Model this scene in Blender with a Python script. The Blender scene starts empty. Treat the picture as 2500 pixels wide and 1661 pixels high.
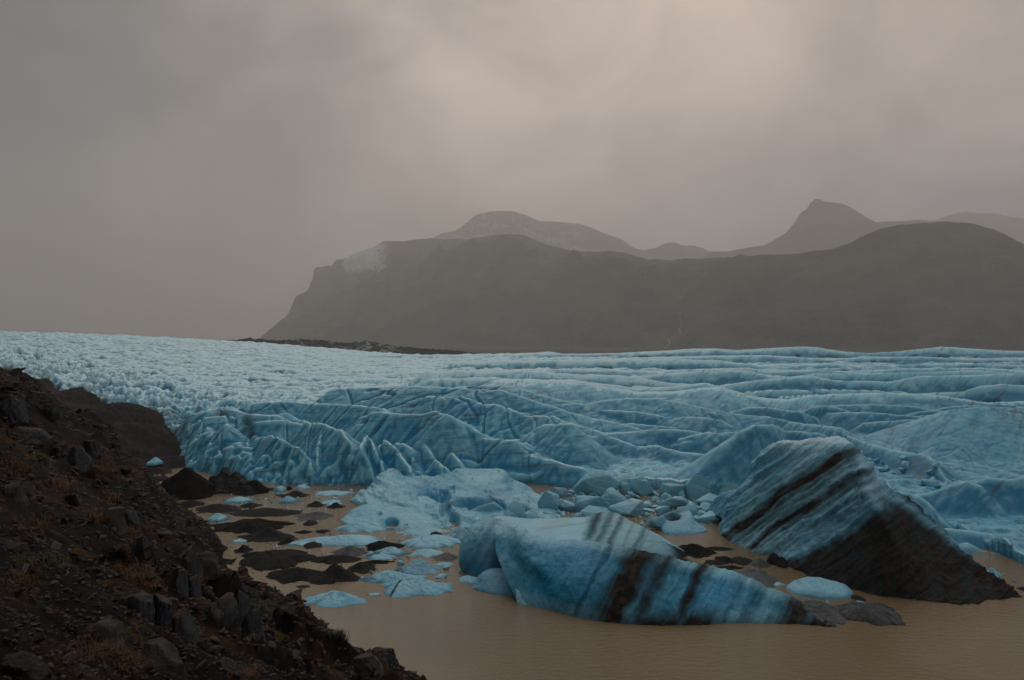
import bpy, bmesh, math, random
import numpy as np
from mathutils import Vector

# ------------------------------------------------------------------ camera, sky, sun, exposure
S = bpy.context.scene
COL = S.collection
FPX, CX, CY, CAMZ = 1944.4, 1250.0, 830.5, 30.0      # focal length and centre in photograph pixels

cam = bpy.data.objects.new('camera', bpy.data.cameras.new('camera'))
COL.objects.link(cam)
cam.location = (0, 0, CAMZ)
cam.rotation_euler = (math.radians(90), 0, 0)
cam.data.sensor_width = 36
cam.data.lens = 28
cam.data.clip_start = 0.1
cam.data.clip_end = 30000
S.camera = cam

S.view_settings.view_transform = 'Standard'
S.view_settings.look = 'None'
S.view_settings.exposure = 0.0
S.view_settings.gamma = 1
S.view_settings.use_curve_mapping = False
S.cycles.volume_bounces = 1
S.cycles.max_bounces = 6

SUN_EL, SUN_AZ = math.radians(46), math.radians(-14)    # azimuth from +Y (ahead of the camera), to the right positive


def N(nt, typ, loc=None, **kw):
    n = nt.nodes.new(typ)
    for k, v in kw.items():
        if k.startswith('i_'):
            key = k[2:]
            n.inputs[int(key) if key.isdigit() else key].default_value = v
        else:
            setattr(n, k, v)
    return n


def L(nt, a, b):
    nt.links.new(a, b)


def out(n, i=0):
    return n.outputs[i]


def mix(nt, fac, a, b, blend='MIX'):
    m = N(nt, 'ShaderNodeMix', data_type='RGBA', blend_type=blend)
    for idx, v in ((0, fac), (6, a), (7, b)):
        if hasattr(v, 'is_linked') or isinstance(v, bpy.types.NodeSocket):
            L(nt, v, m.inputs[idx])
        else:
            m.inputs[idx].default_value = v if idx == 0 else (tuple(v) + (1,) if len(v) == 3 else v)
    return m.outputs[2]


def mth(nt, op, a, b=None, c=None, clamp=False):
    m = N(nt, 'ShaderNodeMath', operation=op, use_clamp=clamp)
    for i, v in enumerate((a, b, c)):
        if v is None:
            continue
        if isinstance(v, bpy.types.NodeSocket):
            L(nt, v, m.inputs[i])
        else:
            m.inputs[i].default_value = v
    return m.outputs[0]


def ramp(nt, fac, p0, p1, v0=0.0, v1=1.0, smooth=True):
    m = N(nt, 'ShaderNodeMapRange', interpolation_type='SMOOTHSTEP' if smooth else 'LINEAR')
    L(nt, fac, m.inputs[0])
    for i, v in ((1, p0), (2, p1), (3, v0), (4, v1)):
        m.inputs[i].default_value = v
    return m.outputs[0]


def vmul(nt, v, s):
    m = N(nt, 'ShaderNodeVectorMath', operation='MULTIPLY')
    L(nt, v, m.inputs[0])
    m.inputs[1].default_value = s
    return m.outputs[0]


def noise(nt, vec, scale, detail=4, rough=0.55, dist=0.0):
    n = N(nt, 'ShaderNodeTexNoise', i_Scale=scale, i_Detail=detail, i_Roughness=rough, i_Distortion=dist)
    L(nt, vec, n.inputs['Vector'])
    return n.outputs['Fac']


def make_world():
    w = bpy.data.worlds.new('World')
    S.world = w
    w.use_nodes = True
    nt = w.node_tree
    nt.nodes.clear()
    o = N(nt, 'ShaderNodeOutputWorld')
    bg = N(nt, 'ShaderNodeBackground', i_Strength=1.0)
    L(nt, bg.outputs[0], o.inputs[0])
    sky = N(nt, 'ShaderNodeTexSky', sky_type='NISHITA', sun_disc=False, sun_elevation=SUN_EL, sun_rotation=SUN_AZ)
    skyb = vmul(nt, sky.outputs[0], (0.06, 0.06, 0.06))
    tc = N(nt, 'ShaderNodeTexCoord')
    d = tc.outputs['Generated']
    sep = N(nt, 'ShaderNodeSeparateXYZ')
    L(nt, d, sep.inputs[0])
    x, y, z = sep.outputs
    SKY_SHIFT = (2.0, 6.0, 7.0)
    dsh = N(nt, 'ShaderNodeVectorMath', operation='ADD')
    L(nt, d, dsh.inputs[0])
    dsh.inputs[1].default_value = SKY_SHIFT
    ds = dsh.outputs[0]
    # soft, low cloud: stretched sideways so that it reads as layers seen from below
    # wide colour fields of the overcast: grey green on the left, warm ahead, lavender low on the right
    c1 = noise(nt, vmul(nt, ds, (1.5, 1.5, 2.0)), 1.6, 6, 0.5, 0.45)
    c2 = noise(nt, vmul(nt, ds, (1.0, 1.0, 1.6)), 4.6, 7, 0.55, 0.5)
    wob = mth(nt, 'ADD', mth(nt, 'MULTIPLY', mth(nt, 'SUBTRACT', c1, 0.5), 0.5), x)
    left = ramp(nt, wob, 0.02, -0.60)
    base = mix(nt, left, (0.59, 0.48, 0.405), (0.105, 0.125, 0.133))
    low = mth(nt, 'MULTIPLY', ramp(nt, mth(nt, 'ADD', z, mth(nt, 'MULTIPLY', c2, 0.10)), 0.34, 0.10), ramp(nt, wob, 0.06, 0.42))
    base = mix(nt, low, base, (0.345, 0.335, 0.455))
    # brighter and darker bodies of cloud
    br = ramp(nt, c1, 0.30, 0.68, 0.70, 1.14)
    br2 = ramp(nt, c2, 0.32, 0.70, 0.82, 1.18)
    b = mth(nt, 'MULTIPLY', br, br2)
    # the sun stands behind the cloud ahead and makes it glow faintly
    dp = N(nt, 'ShaderNodeVectorMath', operation='DOT_PRODUCT')
    L(nt, d, dp.inputs[0])
    dp.inputs[1].default_value = (0.02, 0.93, 0.36)
    b = mth(nt, 'MULTIPLY', b, ramp(nt, dp.outputs['Value'], 0.80, 1.0, 0.88, 1.16))
    vm = N(nt, 'ShaderNodeVectorMath', operation='SCALE')
    L(nt, base, vm.inputs[0])
    L(nt, b, vm.inputs['Scale'])
    # an overcast sky grows brighter towards the zenith
    up = ramp(nt, z, 0.42, 0.95, 1.0, 2.35)
    vm2 = N(nt, 'ShaderNodeVectorMath', operation='SCALE')
    L(nt, vm.outputs[0], vm2.inputs[0])
    L(nt, up, vm2.inputs['Scale'])
    # cooler light from the thick cloud overhead
    cool = mix(nt, ramp(nt, z, 0.45, 0.85), (1.0, 1.0, 1.0), (0.80, 0.98, 1.16))
    vmc = N(nt, 'ShaderNodeVectorMath', operation='MULTIPLY')
    L(nt, vm2.outputs[0], vmc.inputs[0])
    L(nt, cool, vmc.inputs[1])
    vm2 = vmc
    # the light comes through the thin cloud ahead; the cloud behind the viewer is thicker
    back = ramp(nt, y, -0.5, 0.35, 0.50, 1.0)
    vm3 = N(nt, 'ShaderNodeVectorMath', operation='SCALE')
    L(nt, vm2.outputs[0], vm3.inputs[0])
    L(nt, back, vm3.inputs['Scale'])
    col = mix(nt, 0.93, skyb, vm3.outputs[0])
    L(nt, col, bg.inputs[0])


make_world()

sun = bpy.data.objects.new('sun', bpy.data.lights.new('sun', 'SUN'))
COL.objects.link(sun)
sun.data.energy = 0.55
sun.data.angle = math.radians(35)
sun.data.color = (1.0, 0.93, 0.84)
sd = Vector((math.sin(SUN_AZ) * math.cos(SUN_EL), math.cos(SUN_AZ) * math.cos(SUN_EL), math.sin(SUN_EL)))
sun.rotation_euler = sd.to_track_quat('Z', 'Y').to_euler()

# ------------------------------------------------------------------ numeric helpers
def _hash(ix, iy, iz, seed):
    h = (ix.astype(np.uint32) * np.uint32(374761393)) ^ (iy.astype(np.uint32) * np.uint32(668265263)) \
        ^ (iz.astype(np.uint32) * np.uint32(2147483647)) ^ np.uint32((seed * 1274126177) & 0xffffffff)
    h = (h ^ (h >> np.uint32(13))) * np.uint32(1274126177)
    h = (h ^ (h >> np.uint32(16))) * np.uint32(2246822519)
    h = h ^ (h >> np.uint32(15))
    return h.astype(np.float64) / 4294967295.0


def vnoise(x, y, z=None, seed=0):
    """smooth noise, -1..1 (gradient like, from hashed lattice values)"""
    xi, yi = np.floor(x), np.floor(y)
    fx, fy = x - xi, y - yi
    ix, iy = xi.astype(np.int64), yi.astype(np.int64)
    ux, uy = fx * fx * fx * (fx * (fx * 6 - 15) + 10), fy * fy * fy * (fy * (fy * 6 - 15) + 10)

    def g(a, b, c, dx, dy, dz=None):
        an = _hash(a, b, c, seed) * 6.2831853
        if dz is None:
            return np.cos(an) * dx + np.sin(an) * dy
        q = _hash(a, b, c, seed + 77) * 2 - 1
        r = np.sqrt(np.maximum(0, 1 - q * q))
        return np.cos(an) * r * dx + np.sin(an) * r * dy + q * dz
    if z is None:
        o = np.zeros_like(ix)
        n00, n10 = g(ix, iy, o, fx, fy), g(ix + 1, iy, o, fx - 1, fy)
        n01, n11 = g(ix, iy + 1, o, fx, fy - 1), g(ix + 1, iy + 1, o, fx - 1, fy - 1)
        a = n00 + ux * (n10 - n00)
        b = n01 + ux * (n11 - n01)
        return (a + uy * (b - a)) * 1.5
    zi = np.floor(z)
    fz = z - zi
    iz = zi.astype(np.int64)
    uz = fz * fz * fz * (fz * (fz * 6 - 15) + 10)
    r = []
    for k in (0, 1):
        n00, n10 = g(ix, iy, iz + k, fx, fy, fz - k), g(ix + 1, iy, iz + k, fx - 1, fy, fz - k)
        n01, n11 = g(ix, iy + 1, iz + k, fx, fy - 1, fz - k), g(ix + 1, iy + 1, iz + k, fx - 1, fy - 1, fz - k)
        a = n00 + ux * (n10 - n00)
        b = n01 + ux * (n11 - n01)
        r.append(a + uy * (b - a))
    return (r[0] + uz * (r[1] - r[0])) * 1.5


def fbm(x, y, z=None, oct=4, seed=0, gain=0.5, ridged=False):
    s = np.zeros_like(x, dtype=np.float64)
    a, t = 1.0, 0.0
    c, sn = math.cos(0.7), math.sin(0.7)
    for i in range(oct):
        n = vnoise(x, y, z, seed + i * 13)
        if ridged:
            n = 1 - 2 * np.abs(n)
        s += a * n
        t += a
        a *= gain
        x, y = (c * x - sn * y) * 2.03 + 5.1, (sn * x + c * y) * 2.03 + 1.7
        if z is not None:
            z = z * 2.03 + 3.3
    return s / t


def sst(x, a, b):
    t = np.clip((x - a) / (b - a), 0, 1)
    return t * t * (3 - 2 * t)


def W(px, py, d):
    return ((px - CX) / FPX * d, d, CAMZ - (py - CY) / FPX * d)


def wd(py):
    """distance at which the water level is seen at picture row py"""
    return CAMZ * FPX / (py - CY)


MESHES = {}


def mesh_np(name, V, F, attrs=None, smooth=True):
    """V (n,3) array, F (m,3|4) array -> mesh"""
    me = bpy.data.meshes.new(name)
    V = np.ascontiguousarray(V, dtype=np.float32)
    F = np.ascontiguousarray(F, dtype=np.int32)
    k = F.shape[1]
    me.vertices.add(len(V))
    me.vertices.foreach_set('co', V.ravel())
    me.loops.add(F.size)
    me.loops.foreach_set('vertex_index', F.ravel())
    me.polygons.add(len(F))
    me.polygons.foreach_set('loop_start', np.arange(0, F.size, k, dtype=np.int32))
    me.polygons.foreach_set('loop_total', np.full(len(F), k, dtype=np.int32))
    if smooth:
        me.polygons.foreach_set('use_smooth', np.ones(len(F), dtype=bool))
    for an, av in (attrs or {}).items():
        at = me.attributes.new(an, 'FLOAT', 'POINT')
        at.data.foreach_set('value', np.ascontiguousarray(av, dtype=np.float32).ravel())
    me.update(calc_edges=True)
    me.validate()
    return me


def grid_faces(nr, nc, flip=False):
    i = np.arange(nr * nc).reshape(nr, nc)
    a, b, c, d = i[:-1, :-1].ravel(), i[:-1, 1:].ravel(), i[1:, 1:].ravel(), i[1:, :-1].ravel()
    return np.stack([a, d, c, b] if flip else [a, b, c, d], 1)


def link(name, me, mat, parent=None, loc=(0, 0, 0), **props):
    o = bpy.data.objects.new(name, me)
    COL.objects.link(o)
    o.location = loc
    if mat is not None and me is not None and not me.materials:
        me.materials.append(mat)
    if parent is not None:
        o.parent = parent
    for k, v in props.items():
        o[k] = v
    return o


def thing(name, loc, label, cat, group=None):
    o = link(name, None, None, loc=loc, label=label, category=cat)
    if group:
        o['group'] = group
    return o


# ------------------------------------------------------------------ materials
def new_mat(name):
    m = bpy.data.materials.new(name)
    m.use_nodes = True
    nt = m.node_tree
    nt.nodes.clear()
    o = N(nt, 'ShaderNodeOutputMaterial')
    b = N(nt, 'ShaderNodeBsdfPrincipled')
    L(nt, b.outputs[0], o.inputs[0])
    return m, nt, b


def attr(nt, n):
    return N(nt, 'ShaderNodeAttribute', attribute_name=n).outputs['Fac']


def ice_material(name, pale, blue, streak=0.5, dirt_rgb=(0.030, 0.024, 0.020), sss=0.0, bump=0.25, fine=1.0, streak_freq=1.0, rough=0.42):
    m, nt, b = new_mat(name)
    P = N(nt, 'ShaderNodeNewGeometry').outputs['Position']
    st, di, bl = attr(nt, 'strat'), attr(nt, 'dirt'), attr(nt, 'blu')
    sp = N(nt, 'ShaderNodeSeparateXYZ')
    L(nt, P, sp.inputs[0])
    cb = N(nt, 'ShaderNodeCombineXYZ')
    L(nt, mth(nt, 'MULTIPLY', st, streak_freq), cb.inputs[0])
    L(nt, mth(nt, 'MULTIPLY', sp.outputs[0], 0.035), cb.inputs[1])
    L(nt, mth(nt, 'MULTIPLY', sp.outputs[1], 0.05), cb.inputs[2])
    s1 = noise(nt, cb.outputs[0], 0.9, 7, 0.68, 0.3)
    s2 = noise(nt, cb.outputs[0], 1.9, 6, 0.75, 0.15)
    big = noise(nt, P, 0.045, 4, 0.5)
    mid = noise(nt, P, 0.5 * fine, 6, 0.62)
    fin = noise(nt, P, 5.0 * fine, 5, 0.65)
    # amount of blue
    ba = mth(nt, 'ADD', bl, mth(nt, 'MULTIPLY', mth(nt, 'SUBTRACT', s1, 0.5), 1.9 * streak))
    ba = mth(nt, 'ADD', ba, mth(nt, 'MULTIPLY', mth(nt, 'SUBTRACT', big, 0.5), 0.9))
    ba = mth(nt, 'ADD', ba, mth(nt, 'MULTIPLY', mth(nt, 'SUBTRACT', mid, 0.5), 0.6), clamp=True)
    # weathered, dusty crust in places, most of it far out on the left
    gy_ = mth(nt, 'ADD', ramp(nt, sp.outputs[0], -30, -230, 0.0, 0.55), mth(nt, 'MULTIPLY', mth(nt, 'SUBTRACT', noise(nt, P, 0.11, 5, 0.6), 0.47), 1.6), clamp=True)
    crust = mix(nt, gy_, pale, (0.34, 0.44, 0.49))
    col = mix(nt, ba, crust, blue)
    # thin weathered crests are whitest, with their sky-lit rim painted in
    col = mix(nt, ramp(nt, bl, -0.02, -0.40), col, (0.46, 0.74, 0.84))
    # grey dusty foliation lines
    dl = mth(nt, 'MULTIPLY', ramp(nt, s2, 0.54, 0.64), 0.8 * streak, clamp=True)
    col = mix(nt, dl, col, (0.045, 0.085, 0.115))
    # darker specks of rock dust
    spk = mth(nt, 'MULTIPLY', ramp(nt, fin, 0.60, 0.72), ramp(nt, mid, 0.50, 0.66))
    col = mix(nt, mth(nt, 'MULTIPLY', spk, 0.35), col, (0.10, 0.09, 0.08))
    # dirt
    dd = mth(nt, 'ADD', di, mth(nt, 'MULTIPLY', mth(nt, 'SUBTRACT', mid, 0.5), 0.5))
    dd = mth(nt, 'ADD', dd, mth(nt, 'MULTIPLY', mth(nt, 'SUBTRACT', fin, 0.5), 0.5))
    dd = mth(nt, 'MULTIPLY', ramp(nt, dd, 0.0, 0.95, 0, 1, False), ramp(nt, di, 0.0, 0.15))
    dcol = mix(nt, ramp(nt, mid, 0.36, 0.66), tuple(c * 0.45 for c in dirt_rgb), tuple(c * 2.4 for c in dirt_rgb))
    col = mix(nt, dd, col, dcol)
    L(nt, col, b.inputs['Base Color'])
    L(nt, ramp(nt, dd, 0, 1, rough, 0.85), b.inputs['Roughness'])
    L(nt, ramp(nt, dd, 0, 0.7, 0.35, 0.02), b.inputs['Specular IOR Level'])
    if sss > 0:
        L(nt, ramp(nt, dd, 0, 1, sss, 0.0), b.inputs['Subsurface Weight'])
        b.inputs['Subsurface Radius'].default_value = (0.25, 0.8, 1.0)
        b.inputs['Subsurface Scale'].default_value = 0.9
    bm = N(nt, 'ShaderNodeBump', i_Strength=bump, i_Distance=0.6)
    h = mth(nt, 'ADD', mth(nt, 'MULTIPLY', s1, 0.8), mth(nt, 'MULTIPLY', mid, 0.8))
    h = mth(nt, 'ADD', h, mth(nt, 'MULTIPLY', fin, 0.16))
    L(nt, h, bm.inputs['Height'])
    L(nt, bm.outputs[0], b.inputs['Normal'])
    return m


def rock_material(name, a, c, accent=None, scale=1.0, bump=0.6, striped=0.0, rough=0.75, moss=0.0, dist=0.15):
    m, nt, b = new_mat(name)
    P = N(nt, 'ShaderNodeTexCoord').outputs['Object'] if striped else N(nt, 'ShaderNodeNewGeometry').outputs['Position']
    oi = N(nt, 'ShaderNodeObjectInfo').outputs['Random']
    n1 = noise(nt, P, 0.8 * scale, 6, 0.65)
    n2 = noise(nt, P, 6.0 * scale, 6, 0.7)
    n3 = noise(nt, P, 0.18 * scale, 3, 0.5)
    f = mth(nt, 'ADD', mth(nt, 'MULTIPLY', n1, 0.6), mth(nt, 'MULTIPLY', n2, 0.5))
    f = mth(nt, 'ADD', f, mth(nt, 'MULTIPLY', mth(nt, 'SUBTRACT', oi, 0.5), 0.5))
    col = mix(nt, ramp(nt, f, 0.35, 0.78), a, c)
    h = mth(nt, 'ADD', n1, mth(nt, 'MULTIPLY', n2, 0.5))
    if striped:
        sv = noise(nt, vmul(nt, P, (7.0, 7.0, 0.5)), 1.6 * scale, 5, 0.7)
        col = mix(nt, mth(nt, 'MULTIPLY', ramp(nt, sv, 0.45, 0.62), striped), col, (0.055, 0.060, 0.064))
        h = mth(nt, 'ADD', h, mth(nt, 'MULTIPLY', sv, 0.6))
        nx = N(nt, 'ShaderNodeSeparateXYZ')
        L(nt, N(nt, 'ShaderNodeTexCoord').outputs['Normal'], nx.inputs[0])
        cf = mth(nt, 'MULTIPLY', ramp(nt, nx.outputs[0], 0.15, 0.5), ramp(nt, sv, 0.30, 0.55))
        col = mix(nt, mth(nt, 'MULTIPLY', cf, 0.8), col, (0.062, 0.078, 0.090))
        cf = mth(nt, 'MULTIPLY', ramp(nt, nx.outputs[2], 0.5, 0.8), ramp(nt, n2, 0.40, 0.60))
        col = mix(nt, mth(nt, 'MULTIPLY', cf, 0.7), col, (0.110, 0.088, 0.075))
    if accent:
        col = mix(nt, mth(nt, 'MULTIPLY', ramp(nt, mth(nt, 'ADD', mth(nt, 'MULTIPLY', n3, 0.75), mth(nt, 'MULTIPLY', n1, 0.3)), 0.54, 0.64), 0.5), col, accent)
    if moss:
        nm = noise(nt, P, 0.33 * scale, 5, 0.6)
        nrm = N(nt, 'ShaderNodeSeparateXYZ')
        L(nt, N(nt, 'ShaderNodeNewGeometry').outputs['Normal'], nrm.inputs[0])
        ms = mth(nt, 'MULTIPLY', ramp(nt, nm, 0.56, 0.66), ramp(nt, nrm.outputs[2], 0.45, 0.8))
        col = mix(nt, mth(nt, 'MULTIPLY', ms, moss), col, mix(nt, ramp(nt, n2, 0.4, 0.6), (0.035, 0.040, 0.010), (0.085, 0.050, 0.012)))
    L(nt, col, b.inputs['Base Color'])
    b.inputs['Roughness'].default_value = rough
    b.inputs['Specular IOR Level'].default_value = 0.05
    bm = N(nt, 'ShaderNodeBump', i_Strength=bump, i_Distance=dist)
    L(nt, h, bm.inputs['Height'])
    L(nt, bm.outputs[0], b.inputs['Normal'])
    return m


def water_material():
    m, nt, b = new_mat('silty water')
    P = N(nt, 'ShaderNodeNewGeometry').outputs['Position']
    n0 = noise(nt, P, 0.03, 3, 0.5)
    L(nt, mix(nt, n0, (0.205, 0.145, 0.075), (0.155, 0.108, 0.055)), b.inputs['Base Color'])
    b.inputs['Roughness'].default_value = 0.06
    b.inputs['IOR'].default_value = 1.33
    w1 = noise(nt, vmul(nt, P, (1.0, 1.8, 1.0)), 0.9, 6, 0.55, 0.4)
    w2 = noise(nt, vmul(nt, P, (1.0, 2.4, 1.0)), 5.0, 3, 0.5, 0.3)
    gust = ramp(nt, noise(nt, P, 0.022, 3, 0.5), 0.36, 0.62, 0.35, 1.0)
    h = mth(nt, 'MULTIPLY', mth(nt, 'ADD', mth(nt, 'MULTIPLY', w1, 0.7), mth(nt, 'MULTIPLY', w2, 0.3)), gust)
    bm = N(nt, 'ShaderNodeBump', i_Strength=1.0, i_Distance=0.26)
    L(nt, h, bm.inputs['Height'])
    L(nt, bm.outputs[0], b.inputs['Normal'])
    return m


def mountain_material(name, snow, k=1.6, green=0.5):
    m, nt, b = new_mat(name)
    P = N(nt, 'ShaderNodeNewGeometry').outputs['Position']
    sn = attr(nt, 'snow')
    n1 = noise(nt, vmul(nt, P, (1, 1, 2.5)), 0.006 / k, 8, 0.68)
    n2 = noise(nt, vmul(nt, P, (1, 1, 1.0)), 0.03 / k, 6, 0.7)
    col = mix(nt, ramp(nt, n1, 0.35, 0.65), (0.012, 0.011, 0.011), (0.085, 0.070, 0.055))
    col = mix(nt, mth(nt, 'MULTIPLY', ramp(nt, n2, 0.48, 0.62), green), col, (0.052, 0.056, 0.024))
    sm = mth(nt, 'ADD', mth(nt, 'ADD', sn, mth(nt, 'MULTIPLY', mth(nt, 'SUBTRACT', n2, 0.5), 1.6)), mth(nt, 'MULTIPLY', mth(nt, 'SUBTRACT', n1, 0.5), 1.0))
    sm = mth(nt, 'MULTIPLY', ramp(nt, sm, 0.35, 0.75), snow)
    col = mix(nt, sm, col, (0.75, 0.75, 0.76))
    L(nt, col, b.inputs['Base Color'])
    b.inputs['Roughness'].default_value = 0.9
    b.inputs['Specular IOR Level'].default_value = 0.1
    bm = N(nt, 'ShaderNodeBump', i_Strength=1.0, i_Distance=40.0)
    L(nt, mth(nt, 'ADD', n1, mth(nt, 'MULTIPLY', n2, 0.5)), bm.inputs['Height'])
    L(nt, bm.outputs[0], b.inputs['Normal'])
    return m


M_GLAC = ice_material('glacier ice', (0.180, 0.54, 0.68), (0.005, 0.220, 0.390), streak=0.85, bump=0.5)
M_BERG = ice_material('iceberg ice', (0.24, 0.57, 0.70), (0.0, 0.265, 0.47), dirt_rgb=(0.019, 0.0158, 0.0138), streak=0.42, sss=0.25, bump=0.6, fine=2.0, streak_freq=1.5, rough=0.3)
M_FLOE = ice_material('floe ice', (0.27, 0.59, 0.73), (0.01, 0.28, 0.47), streak=0.5, bump=0.45, fine=2.5)
M_SCREE = rock_material('scree ground', (0.0035, 0.0031, 0.0029), (0.021, 0.0175, 0.0155), accent=(0.050, 0.020, 0.006), scale=1.3, bump=0.9, moss=0.6)
M_STONE = rock_material('weathered stone', (0.010, 0.0085, 0.0078), (0.080, 0.070, 0.063), scale=3.0, bump=0.6)
M_RED = rock_material('rusty stone', (0.028, 0.010, 0.006), (0.070, 0.032, 0.020), scale=3.0, bump=0.6)
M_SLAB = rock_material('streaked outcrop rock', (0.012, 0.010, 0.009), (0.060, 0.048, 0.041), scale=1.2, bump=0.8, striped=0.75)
M_DEBRIS = rock_material('rock debris', (0.0075, 0.0075, 0.008), (0.028, 0.0275, 0.028), scale=1.6, bump=0.8)
M_GREYICE = rock_material('dirty grey ice', (0.020, 0.0195, 0.020), (0.11, 0.12, 0.125), scale=0.8, bump=0.6, rough=0.5)
M_MORAINE = rock_material('moraine gravel', (0.018, 0.015, 0.014), (0.048, 0.040, 0.036), scale=0.35, bump=0.8, dist=0.6)
M_WATER = water_material()

# ------------------------------------------------------------------ ground, water, haze
link('ground', mesh_np('ground', [(-15500, -2400, -6), (15500, -2400, -6), (15500, 14900, -6), (-15500, 14900, -6)], [(0, 1, 2, 3)]), M_MORAINE, kind='structure')
wx = np.concatenate([[-900], np.linspace(-200, 200, 41), [900]])
wy = np.concatenate([[-300], np.linspace(0, 300, 31), [700]])
WXg, WYg = np.meshgrid(wx, wy)
link('water', mesh_np('water', np.stack([WXg.ravel(), WYg.ravel(), np.zeros(WXg.size)], 1), grid_faces(len(wy), len(wx))), M_WATER, kind='structure')


def make_haze(density=0.000135):
    m = bpy.data.materials.new('haze')
    m.use_nodes = True
    nt = m.node_tree
    nt.nodes.clear()
    o = N(nt, 'ShaderNodeOutputMaterial')
    v = N(nt, 'ShaderNodeVolumePrincipled', i_Density=density, i_Anisotropy=0.35)
    v.inputs['Color'].default_value = (0.96, 0.92, 0.885, 1)
    L(nt, v.outputs[0], o.inputs['Volume'])
    x0, x1, y0, y1, z0, z1 = -16000, 16000, -2500, 15000, -8, 2120
    V = [(x, y, z) for z in (z0, z1) for x, y in ((x0, y0), (x1, y0), (x1, y1), (x0, y1))]
    F = [(3, 2, 1, 0), (4, 5, 6, 7), (0, 1, 5, 4), (1, 2, 6, 5), (2, 3, 7, 6), (3, 0, 4, 7)]
    link('haze', mesh_np('haze', V, F, smooth=False), m, kind='stuff')


make_haze()


# ------------------------------------------------------------------ ridge fields
def ridge_field(X, Y, pts, sf, sb, rnd=1.0, reach=None):
    """height of one crest: falls with slope sf towards the camera, sb behind; pts = world (x, y, z), left to right"""
    best = np.full(X.shape, -1e9)
    P = np.asarray(pts, float)
    for i in range(len(P) - 1):
        a, b = P[i], P[i + 1]
        dx, dy = b[0] - a[0], b[1] - a[1]
        L2 = dx * dx + dy * dy + 1e-9
        Ln = math.sqrt(L2)
        t = np.clip(((X - a[0]) * dx + (Y - a[1]) * dy) / L2, 0, 1)
        qx, qy = X - (a[0] + t * dx), Y - (a[1] + t * dy)
        d = np.sqrt(qx * qx + qy * qy) + 1e-6
        side = (qx * dy - qy * dx) / Ln / d          # +1 on the camera side for left-to-right crests
        s = sb + (sf - sb) * (side * 0.5 + 0.5)
        h = a[2] + t * (b[2] - a[2]) - s * (np.sqrt(d * d + rnd * rnd) - rnd)
        best = np.maximum(best, h)
    return best


def smax(a, b, k):
    h = np.clip(0.5 + 0.5 * (a - b) / k, 0, 1)
    return b + (a - b) * h + k * h * (1 - h)


def R(d, *pp):
    """crest traced in the photograph; d: one distance or (left, right)"""
    d0, d1 = d if isinstance(d, tuple) else (d, d)
    x0, x1 = pp[0][0], pp[-1][0]
    return [W(x, y, d0 + (d1 - d0) * ((x - x0) / (x1 - x0 + 1e-6))) for x, y in pp]


def fan_grid(t0, t1, nc, y0, y1, nr, mid=None):
    """plan grid whose spacing grows with distance; mid = (distance, rows) takes a share of evenly spaced rows first"""
    t = np.linspace(t0, t1, nc)
    y = y0 * (y1 / y0) ** np.linspace(0, 1, nr)
    if mid:
        y = np.concatenate([np.linspace(y0, mid[0], mid[1], endpoint=False), mid[0] * (y1 / mid[0]) ** np.linspace(0, 1, nr - mid[1])])
    T, YY = np.meshgrid(t, y)
    return T * YY, YY


# ------------------------------------------------------------------ mountains
def mountain(name, crest, sf, sb, ext, nx, ny, amp, mat, snow_fn, seed, base=-10, kind='structure', rnd=25, extra=None, cj=0.0, k=1.6):
    ext, amp, rnd = [e * k for e in ext], amp * k, rnd * k
    P = np.array(crest)
    y0 = P[:, 1].min() - ext[0]
    y1 = P[:, 1].max() + ext[1]
    xs = np.linspace(P[:, 0].min() - ext[2], P[:, 0].max() + ext[3], nx)
    ys = np.linspace(y0, y1, ny)
    X, Y = np.meshgrid(xs, ys)
    Xw = X + 0.0 * Y
    H = ridge_field(X, Y, crest, sf, sb, rnd)
    H = np.minimum(H, np.interp(X / Y, P[:, 0] / P[:, 1], P[:, 2], left=-50, right=P[-1, 2]) + 6 * fbm(X / 90, Y / 90, oct=3, seed=seed + 3))
    for e in (extra or []):
        H = np.maximum(H, ridge_field(X, Y, e[0], e[1], e[2], rnd))
    yc = np.interp(X, P[:, 0], P[:, 1])
    away = np.clip(np.abs(Y - yc) / (350 * k), 0.0, 1.0)
    g = fbm(X / (330 * k), Y / (420 * k), oct=6, seed=seed, ridged=True)
    H = H + amp * (g - 0.2) * (0.06 + away) + 0.02 * amp * fbm(X / (30 * k), Y / (30 * k), oct=3, seed=seed + 9)
    H = np.minimum(H, np.interp(X / Y, P[:, 0] / P[:, 1], P[:, 2], left=-50, right=P[-1, 2]) + 5 * fbm(X / 90, Y / 90, oct=3, seed=seed + 3) + 2)
    H = H + cj * fbm(X / 14, Y / 14, oct=4, seed=seed + 21, ridged=True)
    H = np.maximum(H, base)
    V = np.stack([X.ravel(), Y.ravel(), H.ravel()], 1)
    me = mesh_np(name, V, grid_faces(ny, nx), {'snow': snow_fn(X, Y, H).ravel()})
    return link(name, me, mat, kind=kind)


def dist_curve(px):
    return 3800 + 5600 * np.clip((1950 - px) / 1250, 0, 1.05) ** 1.2


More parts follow.
